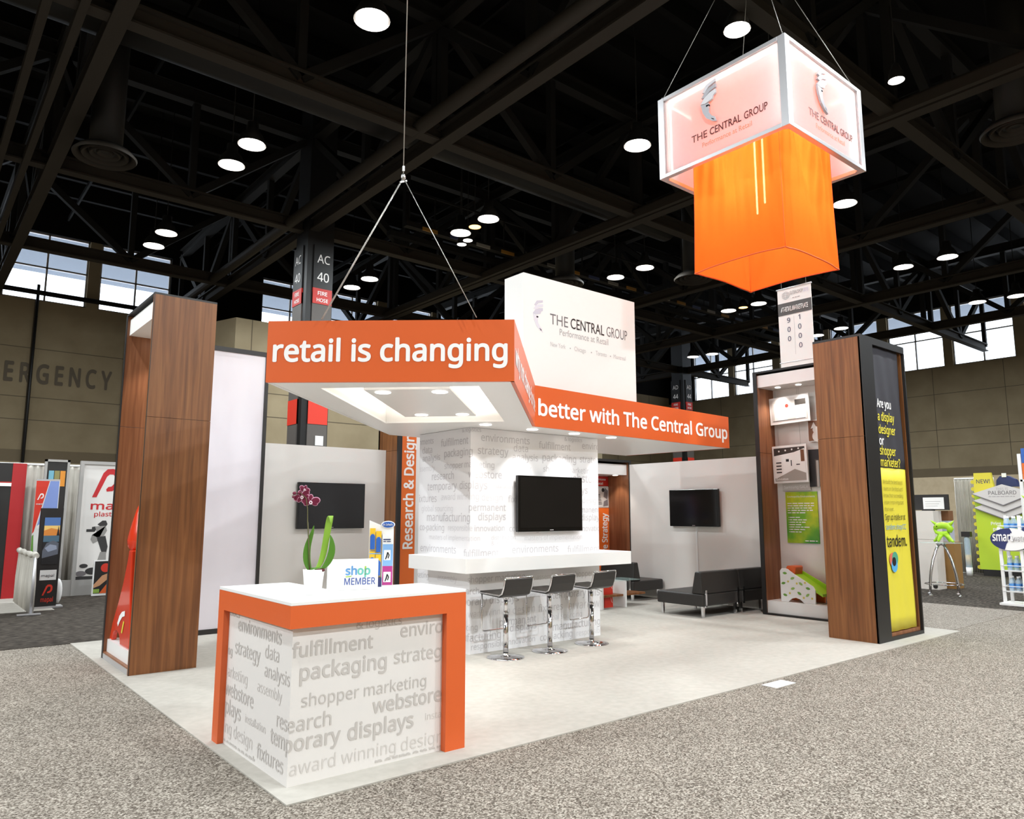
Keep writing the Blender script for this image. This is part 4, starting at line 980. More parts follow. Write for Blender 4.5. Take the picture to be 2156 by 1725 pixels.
ph_g = mat('photo_pale', (214, 208, 202), .4); ph_m = mat('photo_mid', (168, 160, 152), .4); ph_d = mat('photo_dark', (64, 58, 54), .4); ph_w = mat('photo_white', (250, 249, 247), .4); ph_b = mat('photo_brown', (120, 78, 52), .4)
wire = G()
t = board('picture_panel', 'white framed kitchen picture at the top inside the tall niche, hanging on wires', 2.463, 1.79, 2.93, 3.36, tilt=-.03)
for yy in (2.35, 1.95): G().cyl((8.957, yy, 3.36), (8.957, yy, 3.465), .002, 5).build('wire', cable_mat, t)
L = Letters(); L.rect(.03, .64, .04, .40, 0); L.rect(.08, .30, .06, .33, 1); L.rect(.44, .62, .27, .36, 3); L.rect(.44, .62, .06, .24, 1); L.rect(.31, .43, .08, .36, 2); L.rect(.03, .64, .36, .40, 2); L.disc(.30, .28, .03, 4, z=.0006); L.rect(.05, .6, .05, .06, 3)
BO(t, L, [ph_g, ph_w, mat('photo_light', (228, 224, 220), .4), ph_d, bright_red], 8.95, 2.463, 2.93)
t = board('picture_panel', 'white framed Exhibition picture of a showroom in the middle of the niche', 2.452, 1.872, 2.0, 2.585, tilt=-.02)
for yy in (2.35, 1.98): G().cyl((8.985, yy, 2.585), (8.985, yy, 3.465), .002, 5).build('wire', cable_mat, t)
L = Letters(); L.rect(.03, .55, .03, .55, 0); L.poly([(.03, .43), (.37, .47), (.37, .21), (.06, .08), (.03, .08)], 1, .0003); L.poly([(.37, .47), (.55, .52), (.55, .14), (.37, .21)], 1, .0003)
L.poly([(.03, .03), (.03, .08), (.06, .08), (.37, .21), (.55, .14), (.55, .03)], 2, .0004)
for k in range(4): L.rect(.06, .15, .16+k*.05, .178+k*.05, 3, .0006)
L.rect(.23, .28, .33, .37, 3, .0006); L.rect(.31, .325, .26, .35, 3, .0006); L.rect(.4, .46, .27, .285, 3, .0006); L.rect(.48, .54, .32, .5, 4, .0006)
for k in range(4): L.disc(.12+k*.11, .50+.008*k, .014, 1, .0006)
L.put('Exhibition', .05, .045, w=.2, bold=.02, m=1)
for f in L.bm.faces:
    if f.calc_center_median().z < .0003 and f.material_index == 1:
        for v in f.verts: v.co.z += .0007
BO(t, L, [ph_d, ph_w, ph_m, text_black, ph_b], 8.95, 2.452, 2.0)
t = board('picture_panel', 'brown picture of a white plush toy at the right edge of the niche', 1.88, 1.42, 2.62, 2.95, x=9.02)
L = Letters(); L.rect(.01, .45, .01, .32, 0); L.disc(.16, .08, .09, 1, .0005); L.disc(.13, .18, .05, 1, .0006); L.poly([(.05, .2), (.1, .3), (.14, .22)], 1, .0007)
BO(t, L, [ph_b, ph_g], 9.02, 1.88, 2.62)
t = board('picture_panel', 'dark picture of a doorway beside the Exhibition picture', 1.90, 1.42, 1.93, 2.5, x=9.03)
L = Letters(); L.rect(.0, .48, .0, .57, 0); L.rect(.1, .3, .0, .42, 1, .0005); L.rect(.12, .16, .0, .4, 2, .0006)
BO(t, L, [text_black, ph_d, ph_m], 9.03, 1.90, 1.93)
t = board('caption_strip', 'small pale caption strip right under the Exhibition picture in the niche', 2.37, 1.9, 1.88, 1.99, x=9.05, mt=ph_g, cat='sign')
L = Letters(); L.put('Samsung GALA', .03, .035, w=.4, bold=.015); BO(t, L, [text_white], 9.05, 2.37, 1.88, 'lettering')
leafg = ramp_mat('leafy_green_print', [(0.35, (196, 206, 40)), (0.5, (120, 180, 48)), (0.65, (60, 150, 60))], nscale=2.2, detail=5, rough=.4)
t = board('green_poster', 'green leafy poster with white text inside the niche above the slide', 2.335, 1.81, 1.075, 1.86, x=9.06, mt=leafg, cat='poster')
L = Letters(); L.put('Cosmopolita Environments', .03, .70, w=.46, bold=.008)
for k in range(5): L.fine_print(.03, .47 if k < 4 else .33, .60-k*.036, .015, 0, k+5)
for k in range(7): L.disc(.045, .392-k*.037, .006, 0); L.fine_print(.06, .26+.12*((k*5) % 3)/2, .385-k*.037, .014, 0, k+20)
L.fine_print(.30, .5, .03, .014, 0, 40); BO(t, L, [text_white], 9.06, 2.335, 1.075, 'lettering')
# toddler slide
t = thing('toddler_slide', 'small toddler slide with leaf patterned side and lime chute on the niche plinth', 'toy slide', (8.8, 2.0, .216))
so = (8.72, 2.28, .216); prof = [(0, 0), (.06, .03), (.15, .05), (.36, .03), (.43, .0), (.55, -.0), (.55, .18), (.50, .24), (.2, .43), (.12, .48), (.03, .48), (.0, .44)]
prof = [(0.0, 0), (.12, 0), (.17, .05), (.24, .07), (.31, .05), (.37, 0), (.545, 0), (.55, .2), (.52, .25), (.22, .42), (.12, .485), (.03, .49), (.0, .45)]
def slide_side(x0, mt, nm): return G().prism(prof, (x0, 2.28, .216), -Y, Zv, -X, -.025).build(nm, mt, t, bevel=.004)
slide_side(8.70, white, 'side_board'); slide_side(8.98, orange_hot, 'side_board')
G().prism([(.1, .40), (.22, .40), (.24, .51), (.22, .53), (.1, .53), (.08, .5)], (8.74, 2.28, .216), -Y, Zv, -X, -.22).build('orange_seat_back', orange, t, bevel=.01)
G().prism([(.2, .42), (.65, .15), (.65, .11), (.2, .36)], (8.726, 2.28, .216), -Y, Zv, -X, -.25).prism([(.2, .46), (.68, .22), (.68, .12), (.64, .12), (.2, .38)], (8.96, 2.28, .216), -Y, Zv, -X, -.02).build('lime_chute', lime, t)
L = Letters(); rnd = random.Random(3)
for u, v, k in ((.07, .1, 0), (.05, .27, 0), (.08, .42, 0), (.2, .2, 1), (.2, .35, 1), (.3, .14, 0), (.33, .28, 1), (.43, .12, 1), (.44, .22, 0), (.15, .13, 2), (.13, .3, 2), (.27, .28, 2), (.37, .08, 2), (.5, .08, 2), (.4, .3, 2)):
    if k < 2:
        a = rnd.uniform(-.6, .9); P = [(-.035, 0), (-.01, .018), (.02, .016), (.04, 0), (.02, -.016), (-.01, -.018)]
        L.poly([(u+x*math.cos(a)-y*math.sin(a), v+x*math.sin(a)+y*math.cos(a)) for x, y in P], k)
    else: L.poly([(u+(.022 if j % 2 else .01)*math.cos(j*PI/7), v+(.022 if j % 2 else .01)*math.sin(j*PI/7)) for j in range(14)], 2)
L.build('leaf_pattern', [mat('leaf_print', (110, 160, 60)), mat('leaf_print_pale', (150, 186, 96)), mat('sun_print', (222, 200, 70))], t, (8.70, 2.28, .216), -Y, Zv, -X, off=.002)

# ================================================================== right brown tower with yellow banner
t = thing('display_tower', 'tall walnut tower at right holding the black and yellow fabric banner', 'display tower', (7.95, .53, ZB))
wood_slab(7.33, 7.375, .225, .835, ZB, TH).build('side_panel', wood, t)
wood_slab(8.53, 8.575, .25, .835, ZB, TH).build('side_panel', wood, t)
G().box(7.375, 8.53, .80, .835, ZB, TH).build('back_panel', black, t)
G().box(7.33, 7.655, .215, .245, ZB, TH).box(7.33, 8.58, .215, .835, TH, TH+.03).box(7.655, 8.58, .215, .245, TH-.06, TH).box(7.655, 8.58, .215, .245, ZB, .05).box(8.555, 8.585, .215, .25, .05, TH-.06).build('front_frame', black, t)
G().box(7.655, 8.53, .247, .80, ZB, .09).build('plinth', wood_red, t)
b = thing('banner', 'black and yellow fabric banner asking Are you a display designer, on the right tower', 'banner', (8.0, .28, .10))
def wavy(x0, x1, y, z0, z1, n=24):
    g = G(); rows = []
    for j in range(13):
        z = z0+(z1-z0)*j/12
        rows.append([g.bm.verts.new((x0+(x1-x0)*i/n, y+.006*math.sin(i*.7+j*.5)*(1 if j < 8 else .4), z)) for i in range(n+1)])
    for Aa, Bb in zip(rows, rows[1:]):
        for i in range(n):
            f = g.bm.faces.new((Aa[i], Aa[i+1], Bb[i+1], Bb[i])); f.smooth = True
    return g
bcloth = mat('banner_charcoal', (62, 60, 66), .5)
wavy(7.66, 8.45, .256, 2.10, 3.66).build('charcoal_cloth', bcloth, b, solid=.003); wavy(7.66, 8.45, .256, .10, 2.10).build('yellow_cloth', yellow, b, solid=.003)
L = Letters()
for k, (s, z, w, m) in enumerate((('Are you', 2.87, .40, 0), ('a display', 2.70, .47, 1), ('designer', 2.535, .48, 1), ('or', 2.39, .13, 0), ('shopper', 2.265, .45, 1), ('marketer?', 2.08+.04, .56, 1))): L.put(s, 7.735, z-.0, w=w, size=.15, bold=.024, m=m)
for k, s in enumerate(('We build the best brand', 'teams on the block and', 'know that succeeding', 'instore is more important', 'than ever.')): L.put(s, 7.76, 1.90-k*.085, w=.55 if k < 4 else .26, size=.07, m=2)
L.put('Sign up inside or at', 7.76, 1.45, w=.57, size=.10, bold=.008, m=3); L.put('tandem.shop/CC', 7.76, 1.33, w=.57, size=.09, bold=.006, m=4); L.put('tandem.', 7.76, 1.12, w=.56, size=.19, bold=.015, m=3)
for cx, cz, m in ((7.875, .96, 5), (7.945, .97, 6), (7.915, .89, 7)): L.disc(cx, cz, .085, m, z=.001+.0003*m)
L.disc(7.91, .935, .055, 3, z=.004)
L.build('lettering', [text_white, yellow, mat('olive_lettering', (150, 138, 50)), text_black, mat('link_blue', (110, 160, 200)), mat('logo_coral', (222, 110, 90)), mat('logo_sea', (80, 160, 130)), mat('logo_sky', (90, 170, 220))], b, (0, .249, 0), X, Zv, -Y, off=.006)

# ================================================================== hanging lantern
x0, x1, y0, y1, z0, z1 = 5.85, 7.75, .18, 2.08, 6.0, 7.15
t = thing('hanging_lantern', 'big square lit lantern box with orange fabric drop hanging over the booth', 'lantern', ((x0+x1)/2, (y0+y1)/2, 4.67))
p = .1
for a in (x0, x1-p):
    for b_ in (y0, y1-p): G().box(a, a+p, b_, b_+p, z0, z1).build('corner_post', alu, t, bevel=.004)
for z in (z0, z1-.05):
    for bx in ((x0+p, x1-p, y0, y0+.07), (x0+p, x1-p, y1-.07, y1), (x0, x0+.07, y0+p, y1-p), (x1-.07, x1, y0+p, y1-p)): G().box(*bx, z, z+.05).build('rail', alu, t, bevel=.003)
e = .03
for nm, bx in (('f', (x0+p, x1-p, y0+e, y0+e+.008)), ('b', (x0+p, x1-p, y1-e-.008, y1-e)), ('l', (x0+e, x0+e+.008, y0+p, y1-p)), ('r', (x1-e-.008, x1-e, y0+p, y1-p))):
    G().box(*bx, z0+.05, z1-.05).build('frosted_panel', frost, t)
G().box(x0+.07, x1-.07, y0+.07, y1-.07, z1-.04, z1-.02).build('top_panel', white_matte, t)
q = .085
g = G()
for bx in ((x0+.15, x1-.15, y0+q, y0+q+.02), (x0+.15, x1-.15, y1-q-.02, y1-q), (x0+q, x0+q+.02, y0+.15, y1-.15), (x1-q-.02, x1-q, y0+.15, y1-.15)): g.box(*bx, z1-.09, z1-.07)
for a in (x0+.11, x1-.13):
    for b_ in (y0+.11, y1-.13): g.box(a, a+.02, b_, b_+.02, z0+.1, z1-.1)
g.build('led_strip', mat('led_white', (255, 246, 230), .4, emit=22.0), t)
# fabric drop: four soft walls, a little pulled in, open at the bottom with a hem frame
cx, cy = (x0+x1)/2, (y0+y1)/2; hb_, ht_ = .652, .635; zb_, zt_ = 4.67, 7.05
def fab(i, u, z):
    """point on wall i (0..3), u in -1..1, height fraction z 0..1"""
    h = hb_+(ht_-hb_)*z - .012*math.sin(PI*z)
    side = u*h; out = h - .015*(1-abs(u)**2)*math.sin(PI*min(1, z*1.0))*.8
    pl = .026*math.sin(u*25+i*1.7+.8*math.sin(z*5))*z*(1-abs(u)**4) + .04*math.sin(u*6+z*9+i)*math.sin(PI*z)*(1-u*u) + .02*math.sin(9*math.atan2(1-abs(u)+.05, z+.05))*(1-z)**2*abs(u)*(1-abs(u)**6)
    out += pl
    a = [(side, -out), (out, side), (-side, out), (-out, -side)][i]
    sag = .03*(1-u*u)*(1-z)**6
    return (cx+a[0], cy+a[1], zb_+sag+(zt_-zb_)*z)
g = G(); NU, NZ = 44, 30
for i in range(4):
    rows = [[g.bm.verts.new(fab(i, -1+2*k/NU, j/NZ)) for k in range(NU+1)] for j in range(NZ+1)]
    for Aa, Bb in zip(rows, rows[1:]):
        for k in range(NU):
            f = g.bm.faces.new((Aa[k], Aa[k+1], Bb[k+1], Bb[k])); f.smooth = True
bmesh.ops.remove_doubles(g.bm, verts=g.bm.verts, dist=.002)
g.build('orange_fabric', orange_cloth, t)
g = G()
for i in range(4): g.tube([fab(i, -1+2*k/16, 0) for k in range(17)], .009, 6)
g.build('hem', mat('fabric_hem', (226, 92, 30), .6), t)
for i in range(4):
    g = G().tube([fab(i, 1, k/12) for k in range(13)], .003, 6); g.build('seam', MATS['fabric_hem'], t)
g = G().cyl((cx-.12, cy-.1, 5.55), (cx-.12, cy-.1, 7.0), .012, 10).cyl((cx+.02, cy+.1, 5.5), (cx+.02, cy+.1, 7.0), .012, 10)
g.build('light_tube', mat('tube_light', (255, 240, 225), .4, emit=26.0), t)
lamp('POINT', 'lantern_light', (cx, cy, 5.75), 34, t, size=.25, color=(1, .9, .75))
lamp('POINT', 'lantern_light', (cx, cy, 6.65), 48, t, size=.2, color=(1, .92, .82))
for O, U, N in (((x0+e, y1-p, z0), -Y, -X), ((x0+p, y0+e, z0), X, -Y)):
    # logo on the panel
    O = Vector(O)
    helmet(t, O+U*(.60)+Zv*.45+N*.012, U, Zv, N, .58, [mat('emblem_white', (226, 224, 228), .3), mat('emblem_silver', (204, 202, 208), .25, metal=.2), mat('emblem_charcoal', (60, 58, 62), .4)], .03)  # third tone is the dark inlay of the logo
    L = Letters(); L.put('THE', .42, .32, w=.24, size=.135, bold=.008, m=0, font='gill'); L.put('CENTRAL', .70, .32, w=.46, size=.135, bold=.016, m=0, font='gill'); L.put('GROUP', 1.20, .32, w=.32, size=.135, bold=.008, m=0, font='gill')
    L.put('Performance at Retail', .58, .20, w=.72, size=.09, bold=.0, m=1, font='gill')
    L.build('lettering', [mat('maroon_lettering', (84, 26, 26), .5), mat('peach_lettering', (206, 150, 120), .5)], t, O, U, Zv, N, off=.004)
t2 = thing('lantern_cable', 'steel cables meeting above and carrying the hanging lantern box', 'cable', (cx, cy, z1))
g = G(); top = Vector((cx, cy, 9.62))
for a in (x0+.05, x1-.05):
    for b_ in (y0+.05, y1-.05): g.cyl((a, b_, z1+.012), top, .0045, 6)
g.build('cable_leg', cable_mat, t2); G().cyl(top, (cx, cy, 12.98), .008, 8).build('drop_cable', cable_mat, t2)
G().ball(top, (.03, .03, .05), 10).build('shackle', steel, t2)
for a in (x0+.05, x1-.05):
    for b_ in (y0+.05, y1-.05): G().ball((a, b_, z1+.024), .022, 8).build('eye_bolt', steel, t2)

# hall banner with aisle numbers
t = thing('aisle_banner', 'white hanging banner with numbers 900 and 1000 between lantern and niche', 'banner', (10, 2.53, 4.05))
G().box(10, 10.012, 2.215, 2.84, 4.05, 5.45).build('banner_cloth', white_matte, t)
G().cyl((10.006, 2.2, 5.45), (10.006, 2.86, 5.45), .015, 8).cyl((10.006, 2.2, 4.13), (10.006, 2.86, 4.13), .01, 8).build('rod', alu, t)
L = Letters(); L.rect(0, .625, .92, 1.14, 0); L.put('AT-RETAIL MARKETPLACE', .06, .985, w=.5, size=.115, bold=.02, m=1); 
for f in L.bm.faces:
    if f.material_index == 1:
        for v in f.verts: v.co.z += .001
for k, s in enumerate('900'): L.put(s, .19, .78-k*.165, size=.12, bold=.012, m=2, align='c')
for k, s in enumerate('1000'): L.put(s, .39, .80-k*.165, size=.12, bold=.012, m=2, align='c')
L.rect(.29, .293, .2, .88, 3); L.put('GLOBALSHOP', .24, 1.27, w=.24, size=.09, bold=.01, m=3); L.put('2018', .49, 1.27, w=.09, size=.09, m=4); L.fine_print(.28, .42, 1.2, .012, 3, 4)
cxg, czg = .16, 1.27
for r_ in (.07, .045, .02):
    for s in (-1, 1):
        for k in range(14):
            a0, a1 = -PI/2+PI*k/14, -PI/2+PI*(k+1)/14
            L.poly([(cxg+s*r_*math.cos(a0), czg+.07*math.sin(a0)), (cxg+s*r_*math.cos(a1), czg+.07*math.sin(a1)), (cxg+s*(r_-.006)*math.cos(a1), czg+.068*math.sin(a1)), (cxg+s*(r_-.006)*math.cos(a0), czg+.068*math.sin(a0))], 3)
for dz in (-.035, 0, .035): L.rect(cxg-.06, cxg+.06, czg+dz-.002, czg+dz+.002, 3)
L.build('lettering', [mat('banner_band', (84, 80, 78)), text_white, mat('slate_lettering', (76, 74, 100)), mat('banner_grey', (160, 156, 156)), mat('banner_lilac', (190, 190, 222))], t, (10, 2.84, 4.05), -Y, Zv, -X, off=.003)
for yy in (2.3, 2.76): G().cyl((10.006, yy, 5.46), (10.006, yy, 12.98), .004, 6).build('cable', cable_mat, t)
# floor box cover
tag(G().box(4.40, 4.72, -.2, -.05, 0.0, .006).box(4.5, 4.62, -.15, -.1, .006, .009).build('floor_plate', white, bevel=.003), 'small white cover plate lying on the grey aisle carpet near the booth edge', 'floor plate')

# ================================================================== neighbours at far left
def drape(name, label, P, Q, z0, z1, n=26, amp=.035, cat='curtain', pole=True):
    P, Q = Vector((*P, 0)), Vector((*Q, 0)); d = (Q-P); Ln = d.length; d.normalize(); nn = Vector((d.y, -d.x, 0))
    t = thing(name, label, cat, tuple((P+Q)/2))
    g = G(); rows = []; N_ = n*4
    for z in (z0+.01, z0+(z1-z0)*.5, z1-.1, z1-.04):
        k = amp*(1 if z < z1-.2 else .5)
        rows.append([g.bm.verts.new(P+d*(Ln*i/N_)+nn*(k*math.sin(2*PI*i/4+.35*math.sin(i)))+Zv*z) for i in range(N_+1)])
    for A_, B_ in zip(rows, rows[1:]):
        for i in range(N_):
            f = g.bm.faces.new((A_[i], A_[i+1], B_[i+1], B_[i])); f.smooth = True
    g.build('cloth', drape_grey, t, solid=.004)
    if pole:
        G().cyl(P+Zv*(z1-.02), Q+Zv*(z1-.02), .022, 10).build('top_pole', white, t)
        for c in (P, Q):
            G().cyl(c+Zv*.01-nn*.05, c+Zv*z1-nn*.05, .025, 10).lathe([(.2, 0), (.2, .012), (.03, .014), (.0, .014)], (c.x-nn.x*.05, c.y-nn.y*.05, .006), 16).build('upright', alu, t)
    return t
drape('pipe_and_drape', 'grey pipe and drape curtain behind the dark banner stands at far left', (-2.6, 12.75), (2.0, 12.75), .01, 2.46, 40)
t = thing('display_wall', 'black display wall with red side panel at the left edge of the photo', 'display', (-.4, 12.2, .012))
G().box(-2.0, -.15, 12.18, 12.24, .012, 2.42).build('black_panel', black, t)
G().box(-.15, .065, 12.17, 12.25, .012, 2.42).build('red_panel', mat('deep_red', (176, 30, 34), .5), t)
G().box(-2.0, -.15, 12.165, 12.18, 2.0, 2.06).build('white_stripe', text_white, t); G().box(-2.0, -.15, 12.165, 12.18, 2.06, 2.08).build('red_stripe', sign_red, t)
t = drape('low_drape', 'low grey drape divider at far left in front of the red panel', (-.02, 11.4), (-.02, 9.4), .02, .9, 12, .03, pole=False)
G().tube([(-.02, 9.38+.17*k+.02*math.sin(k*2), .88+.012*math.sin(k*1.7)) for k in range(13)], [.04+.01*math.sin(k*2.3) for k in range(13)], 10).build('gathered_top', drape_grey, t)
G().cyl((-0.03, 9.40, .012), (-.03, 9.40, .9), .02, 10).box(-.2, .1, 9.36, 9.44, .012, .03).build('foot_post', alu, t)
logo_red = mat('logo_red', (200, 34, 40), .5)
def p_logo(L, u, v, s, m):
    """slanted ribbon letter mark"""
    out = [(0, 0), (.14, 0), (.42, .72), (.5, .8), (.62, .8), (.68, .7), (.66, .48), (.58, .38), (.48, .36), (.42, .28), (.44, .2), (.62, .22), (.76, .34), (.84, .5), (.84, .78), (.74, .95), (.6, 1), (.42, .98), (.3, .84)]
    L.poly([(u+x*s, v+y*s) for x, y in out], m)
t = thing('banner_stand', 'red white and blue roll up banner behind the black landscape stand at far left', 'banner', (.22, 10.75, .012))
G().box(.06, .40, 10.74, 10.755, .06, 2.07).build('banner_cloth', white, t); G().box(.05, .41, 10.70, 10.80, .012, .07).build('cassette', alu, t); G().box(.06, .40, 10.735, 10.76, 2.07, 2.09).build('top_bar', alu, t)
L = Letters(); L.poly([(0, 2.0), (.19, 2.0), (.02, 1.15), (0, 1.12)], 0); L.poly([(.2, 2.0), (.33, 2.0), (.33, 1.25), (.06, 1.25)], 1); L.poly([(0, 1.08), (.02, 1.11), (.05, .6), (.05, .1), (0, .1)], 2); L.poly([(.06, 1.25), (.16, 1.33), (.22, 1.28), (.33, 1.3), (.33, 1.2), (.05, 1.2)], 3, .0006)
p_logo(L, .03, 1.68, .11, 3); L.put('mapal', .02, 1.6, w=.09, bold=.02, m=3)
for f in L.bm.faces:
    if f.material_index == 3 and f.calc_center_median().y > 1.5:
        for v in f.verts: v.co.z += .001
L.build('banner_print', [bright_red, mat('dusk_blue', (136, 158, 220), .5), mat('grass_green', (110, 160, 70), .5), text_white], t, (.06, 10.74, .06), X, Zv, -Y)
t = thing('display_stand', 'slim black display stand with sunset landscape picture and red logo at far left', 'display stand', (.26, 10.25, .012))
G().box(.10, .41, 10.2, 10.32, .04, 1.60).build('body', black, t); G().box(.11, .5, 10.15, 10.38, .012, .04).build('foot', alu, t)
G().box(.155, .375, 10.19, 10.2, .70, 1.45).build('picture_panel', text_black, t)
L = Letters(); L.rect(0, .22, .5, .75, 0); L.rect(0, .22, .62, .75, 1, .0004); L.poly([(0, .46), (.22, .46), (.22, .55), (.1, .58), (0, .54)], 2, .0006); L.rect(0, .22, .36, .46, 3); L.poly([(0, .1), (.22, .16), (.22, .34), (.14, .38), (.05, .34), (0, .22)], 4); L.poly([(.03, .26), (.1, .32), (.19, .3), (.2, .24), (.08, .2)], 5, .0005); L.poly([(.18, .46), (.2, .62), (.22, .46)], 6, .001)
L.build('landscape_print', [mat('sunset_yellow', (250, 206, 120)), mat('evening_blue', (84, 120, 180)), mat('sunset_orange', (226, 140, 60)), mat('lake_blue', (80, 110, 130)), mat('rock_grey', (96, 100, 112)), mat('rock_light', (150, 158, 178)), text_black], t, (.155, 10.19, .70), X, Zv, -Y)
L = Letters(); L.rect(.05, .28, .44, .60, 0); L.put('mapal', .07, .49, w=.18, size=.1, bold=.01, m=1, tall=.6); p_logo(L, .1, .2, .17, 2); L.put('mapal', .09, .10, w=.17, size=.1, bold=.015, m=2)
for f in L.bm.faces:
    if f.material_index == 1:
        for v in f.verts: v.co.z += .001
L.build('lettering', [white, text_grey, bright_red], t, (.10, 10.2, .012), X, Zv, -Y, off=.003)
t = thing('framed_display', 'tall grey framed black panel with three small pictures behind the roll up banner', 'display', (.46, 11.65, .006))
G().box(.27, .31, 11.6, 11.68, .006, 2.48).box(.62, .66, 11.6, 11.68, .006, 2.48).box(.27, .66, 11.6, 11.68, 2.44, 2.48).build('frame', frame_grey, t); G().box(.31, .62, 11.62, 11.65, .1, 2.44).build('panel', black, t)
L = Letters()
for k in range(3): L.rect(.03+k*.09, .11+k*.09, 2.0, 2.28, k)
L.disc(.2, 1.28, .06, 0); L.disc(.19, 1.2, .05, 1, .0005); L.build('picture_print', [mat('ice_blue', (120, 180, 200)), mat('grass_tan', (150, 140, 84)), mat('lava_orange', (232, 150, 50))], t, (.31, 11.62, .0), X, Zv, -Y)
t = thing('graphic_wall', 'white framed graphic wall with red logo and photographer at left of the brown tower', 'display', (1.45, 12.05, .006))
G().box(.90, .96, 12.0, 12.1, .006, 2.5).box(.96, 2.05, 12.0, 12.1, 2.44, 2.5).box(.55, 2.05, 12.02, 12.1, .006, .29).build('frame', frame_grey, t); G().box(.96, 2.05, 12.03, 12.06, .29, 2.44).build('panel', wall_white, t)
L = Letters(); p_logo(L, .17, 1.53, .55, 0); L.put('mapal', .16, 1.30, w=.80, size=.2, bold=.02, m=0); L.put('plastics', .23, 1.17, w=.46, size=.12, bold=.015, m=0)
# photographer in grey camouflage aiming a camera
L.poly([(.30, 1.02), (.38, 1.09), (.44, 1.09), (.47, 1.02), (.44, .97), (.36, .97)], 1); L.poly([(.12, .93), (.21, .93), (.21, .97), (.26, .98), (.3, .95), (.26, .88), (.12, .88)], 1)
L.poly([(.26, .98), (.44, .99), (.47, .9), (.42, .8), (.3, .78), (.22, .82), (.2, .74), (.25, .66), (.32, .7), (.3, .86)], 2); L.poly([(.3, .78), (.45, .8), (.5, .6), (.48, .45), (.4, .5)], 1); L.poly([(.38, .5), (.48, .5), (.5, .1), (.36, .15), (.33, .3)], 2)
for k, (c, r_) in enumerate((((.27, .1), .12), ((.08, .06), .09), ((.12, .2), .07), ((.38, .2), .1))): L.disc(c[0], c[1]+.05, r_, 3 if k % 2 else 1, ry=r_*.55, z=.0004*k)
L.rect(0, .55, 0, .06, 1, .0018)
L.build('printed_graphic', [logo_red, mat('print_charcoal', (54, 52, 52), .5), mat('print_mid_grey', (150, 146, 142), .5), text_grey], t, (.96, 12.03, .29), X, Zv, -Y)
t = thing('framed_poster', 'white framed dark poster with red mark leaning at the floor beside the brown tower', 'poster', (1.35, 11.62, .006))
G().box(1.17, 1.55, 11.6, 11.64, .02, .66).build('frame', white, t)
L = Letters(); L.rect(.02, .36, .04, .62, 0); L.disc(.2, .5, .08, 1, .0005); L.poly([(.02, .2), (.15, .36), (.3, .42), (.3, .34), (.12, .18), (.02, .14)], 2, .0006); L.poly([(.12, .04), (.3, .3), (.36, .3), (.36, .04)], 3, .0004); L.rect(.02, .12, .05, .12, 4, .0008)
L.build('poster_print', [black, bright_red, mat('skin_print', (206, 150, 110)), orange, mat('patch_green', (140, 170, 70))], t, (1.17, 11.6, .02), X, Zv, -Y)
t = thing('small_sack', 'small white sack behind the black landscape stand', 'bag', (.5, 10.75, .006)); G().oball((.5, 10.75, .22), X, Y, Zv, .07, .06, .21).build('sack', white, t)
# ceiling-level camera dome seen above the back wall
t = thing('dome_fixture', 'small white dome fixture peeking above the white back wall', 'fixture', (5.0, 14.4, 0)); G().cyl((5.0, 14.4, 0), (5.0, 14.4, 3.3), .02, 8).build('post', alu, t); G().lathe([(.0, 0), (.16, 0), (.15, .05), (0, .08)], (5.0, 14.4, 3.3), 20).build('dome', white, t)

# ================================================================== neighbours at far right
t = thing('pedestal_cabinet', 'plain white pedestal cabinet behind the glass table at right', 'cabinet', (14.8, 2.6, .006))
G().box(14.6, 15.0, 2.30, 3.0, .006, 1.0).box(14.6, 15.0, 2.30, 3.0, 1.006, 1.585).build('body', mat('cabinet_white', (222, 214, 206), .5), t); G().cyl((14.595, 2.36, .07), (14.605, 2.36, .07), .045, 16).build('cable_hole', black, t)
G().box(14.62, 15.0, 2.36, 2.42, .006, 1.585).build('side_edge', mat('cabinet_shadow', (196, 186, 182), .5), t)  # darker copy of the cabinet white, shade put into the colour
t = thing('computer_monitor', 'black monitor with white notice behind the white pedestal cabinet at right', 'monitor', (14.9, 2.45, 1.59))
G().box(14.88, 14.93, 2.1, 2.8, 1.6, 1.92).build('housing', black, t); G().box(14.82, 14.98, 2.4, 2.6, 1.585, 1.61).build('foot', black, t)
G().box(14.86, 14.875, 2.18, 2.58, 1.62, 1.86).build('notice_sheet', white, t)
L = Letters(); 
for k in range(3): L.rect(.04, .34-.03*k, .15-k*.045, .158-k*.045, 0)
L.build('printed_lines', text_pale, t, (14.86, 2.58, 1.62), -Y, Zv, -X)
t = thing('carton_stack', 'brown cardboard shipping carton standing behind the glass table', 'box', (15.2, 2.45, .006)); G().box(15.05, 15.4, 2.12, 2.52, .006, .95).build('carton', mat('cardboard', (150, 112, 62), .8), t)
t = thing('carton_stack', 'brown and silver boxes stacked on the cardboard carton under the monitor', 'box', (15.2, 2.3, .95)); G().box(15.1, 15.35, 2.2, 2.45, .95, 1.38).build('lower_box', mat('box_silver', (190, 194, 210), .5), t); G().box(15.1, 15.35, 2.2, 2.45, 1.38, 1.585).build('upper_box', mat('cardboard_dark', (126, 84, 52), .8), t)
drape('pipe_and_drape', 'grey pipe and drape curtain between the glass table and the green board at right', (19.9, 3.74), (19.9, 2.85), .01, 2.46, 24, .03)
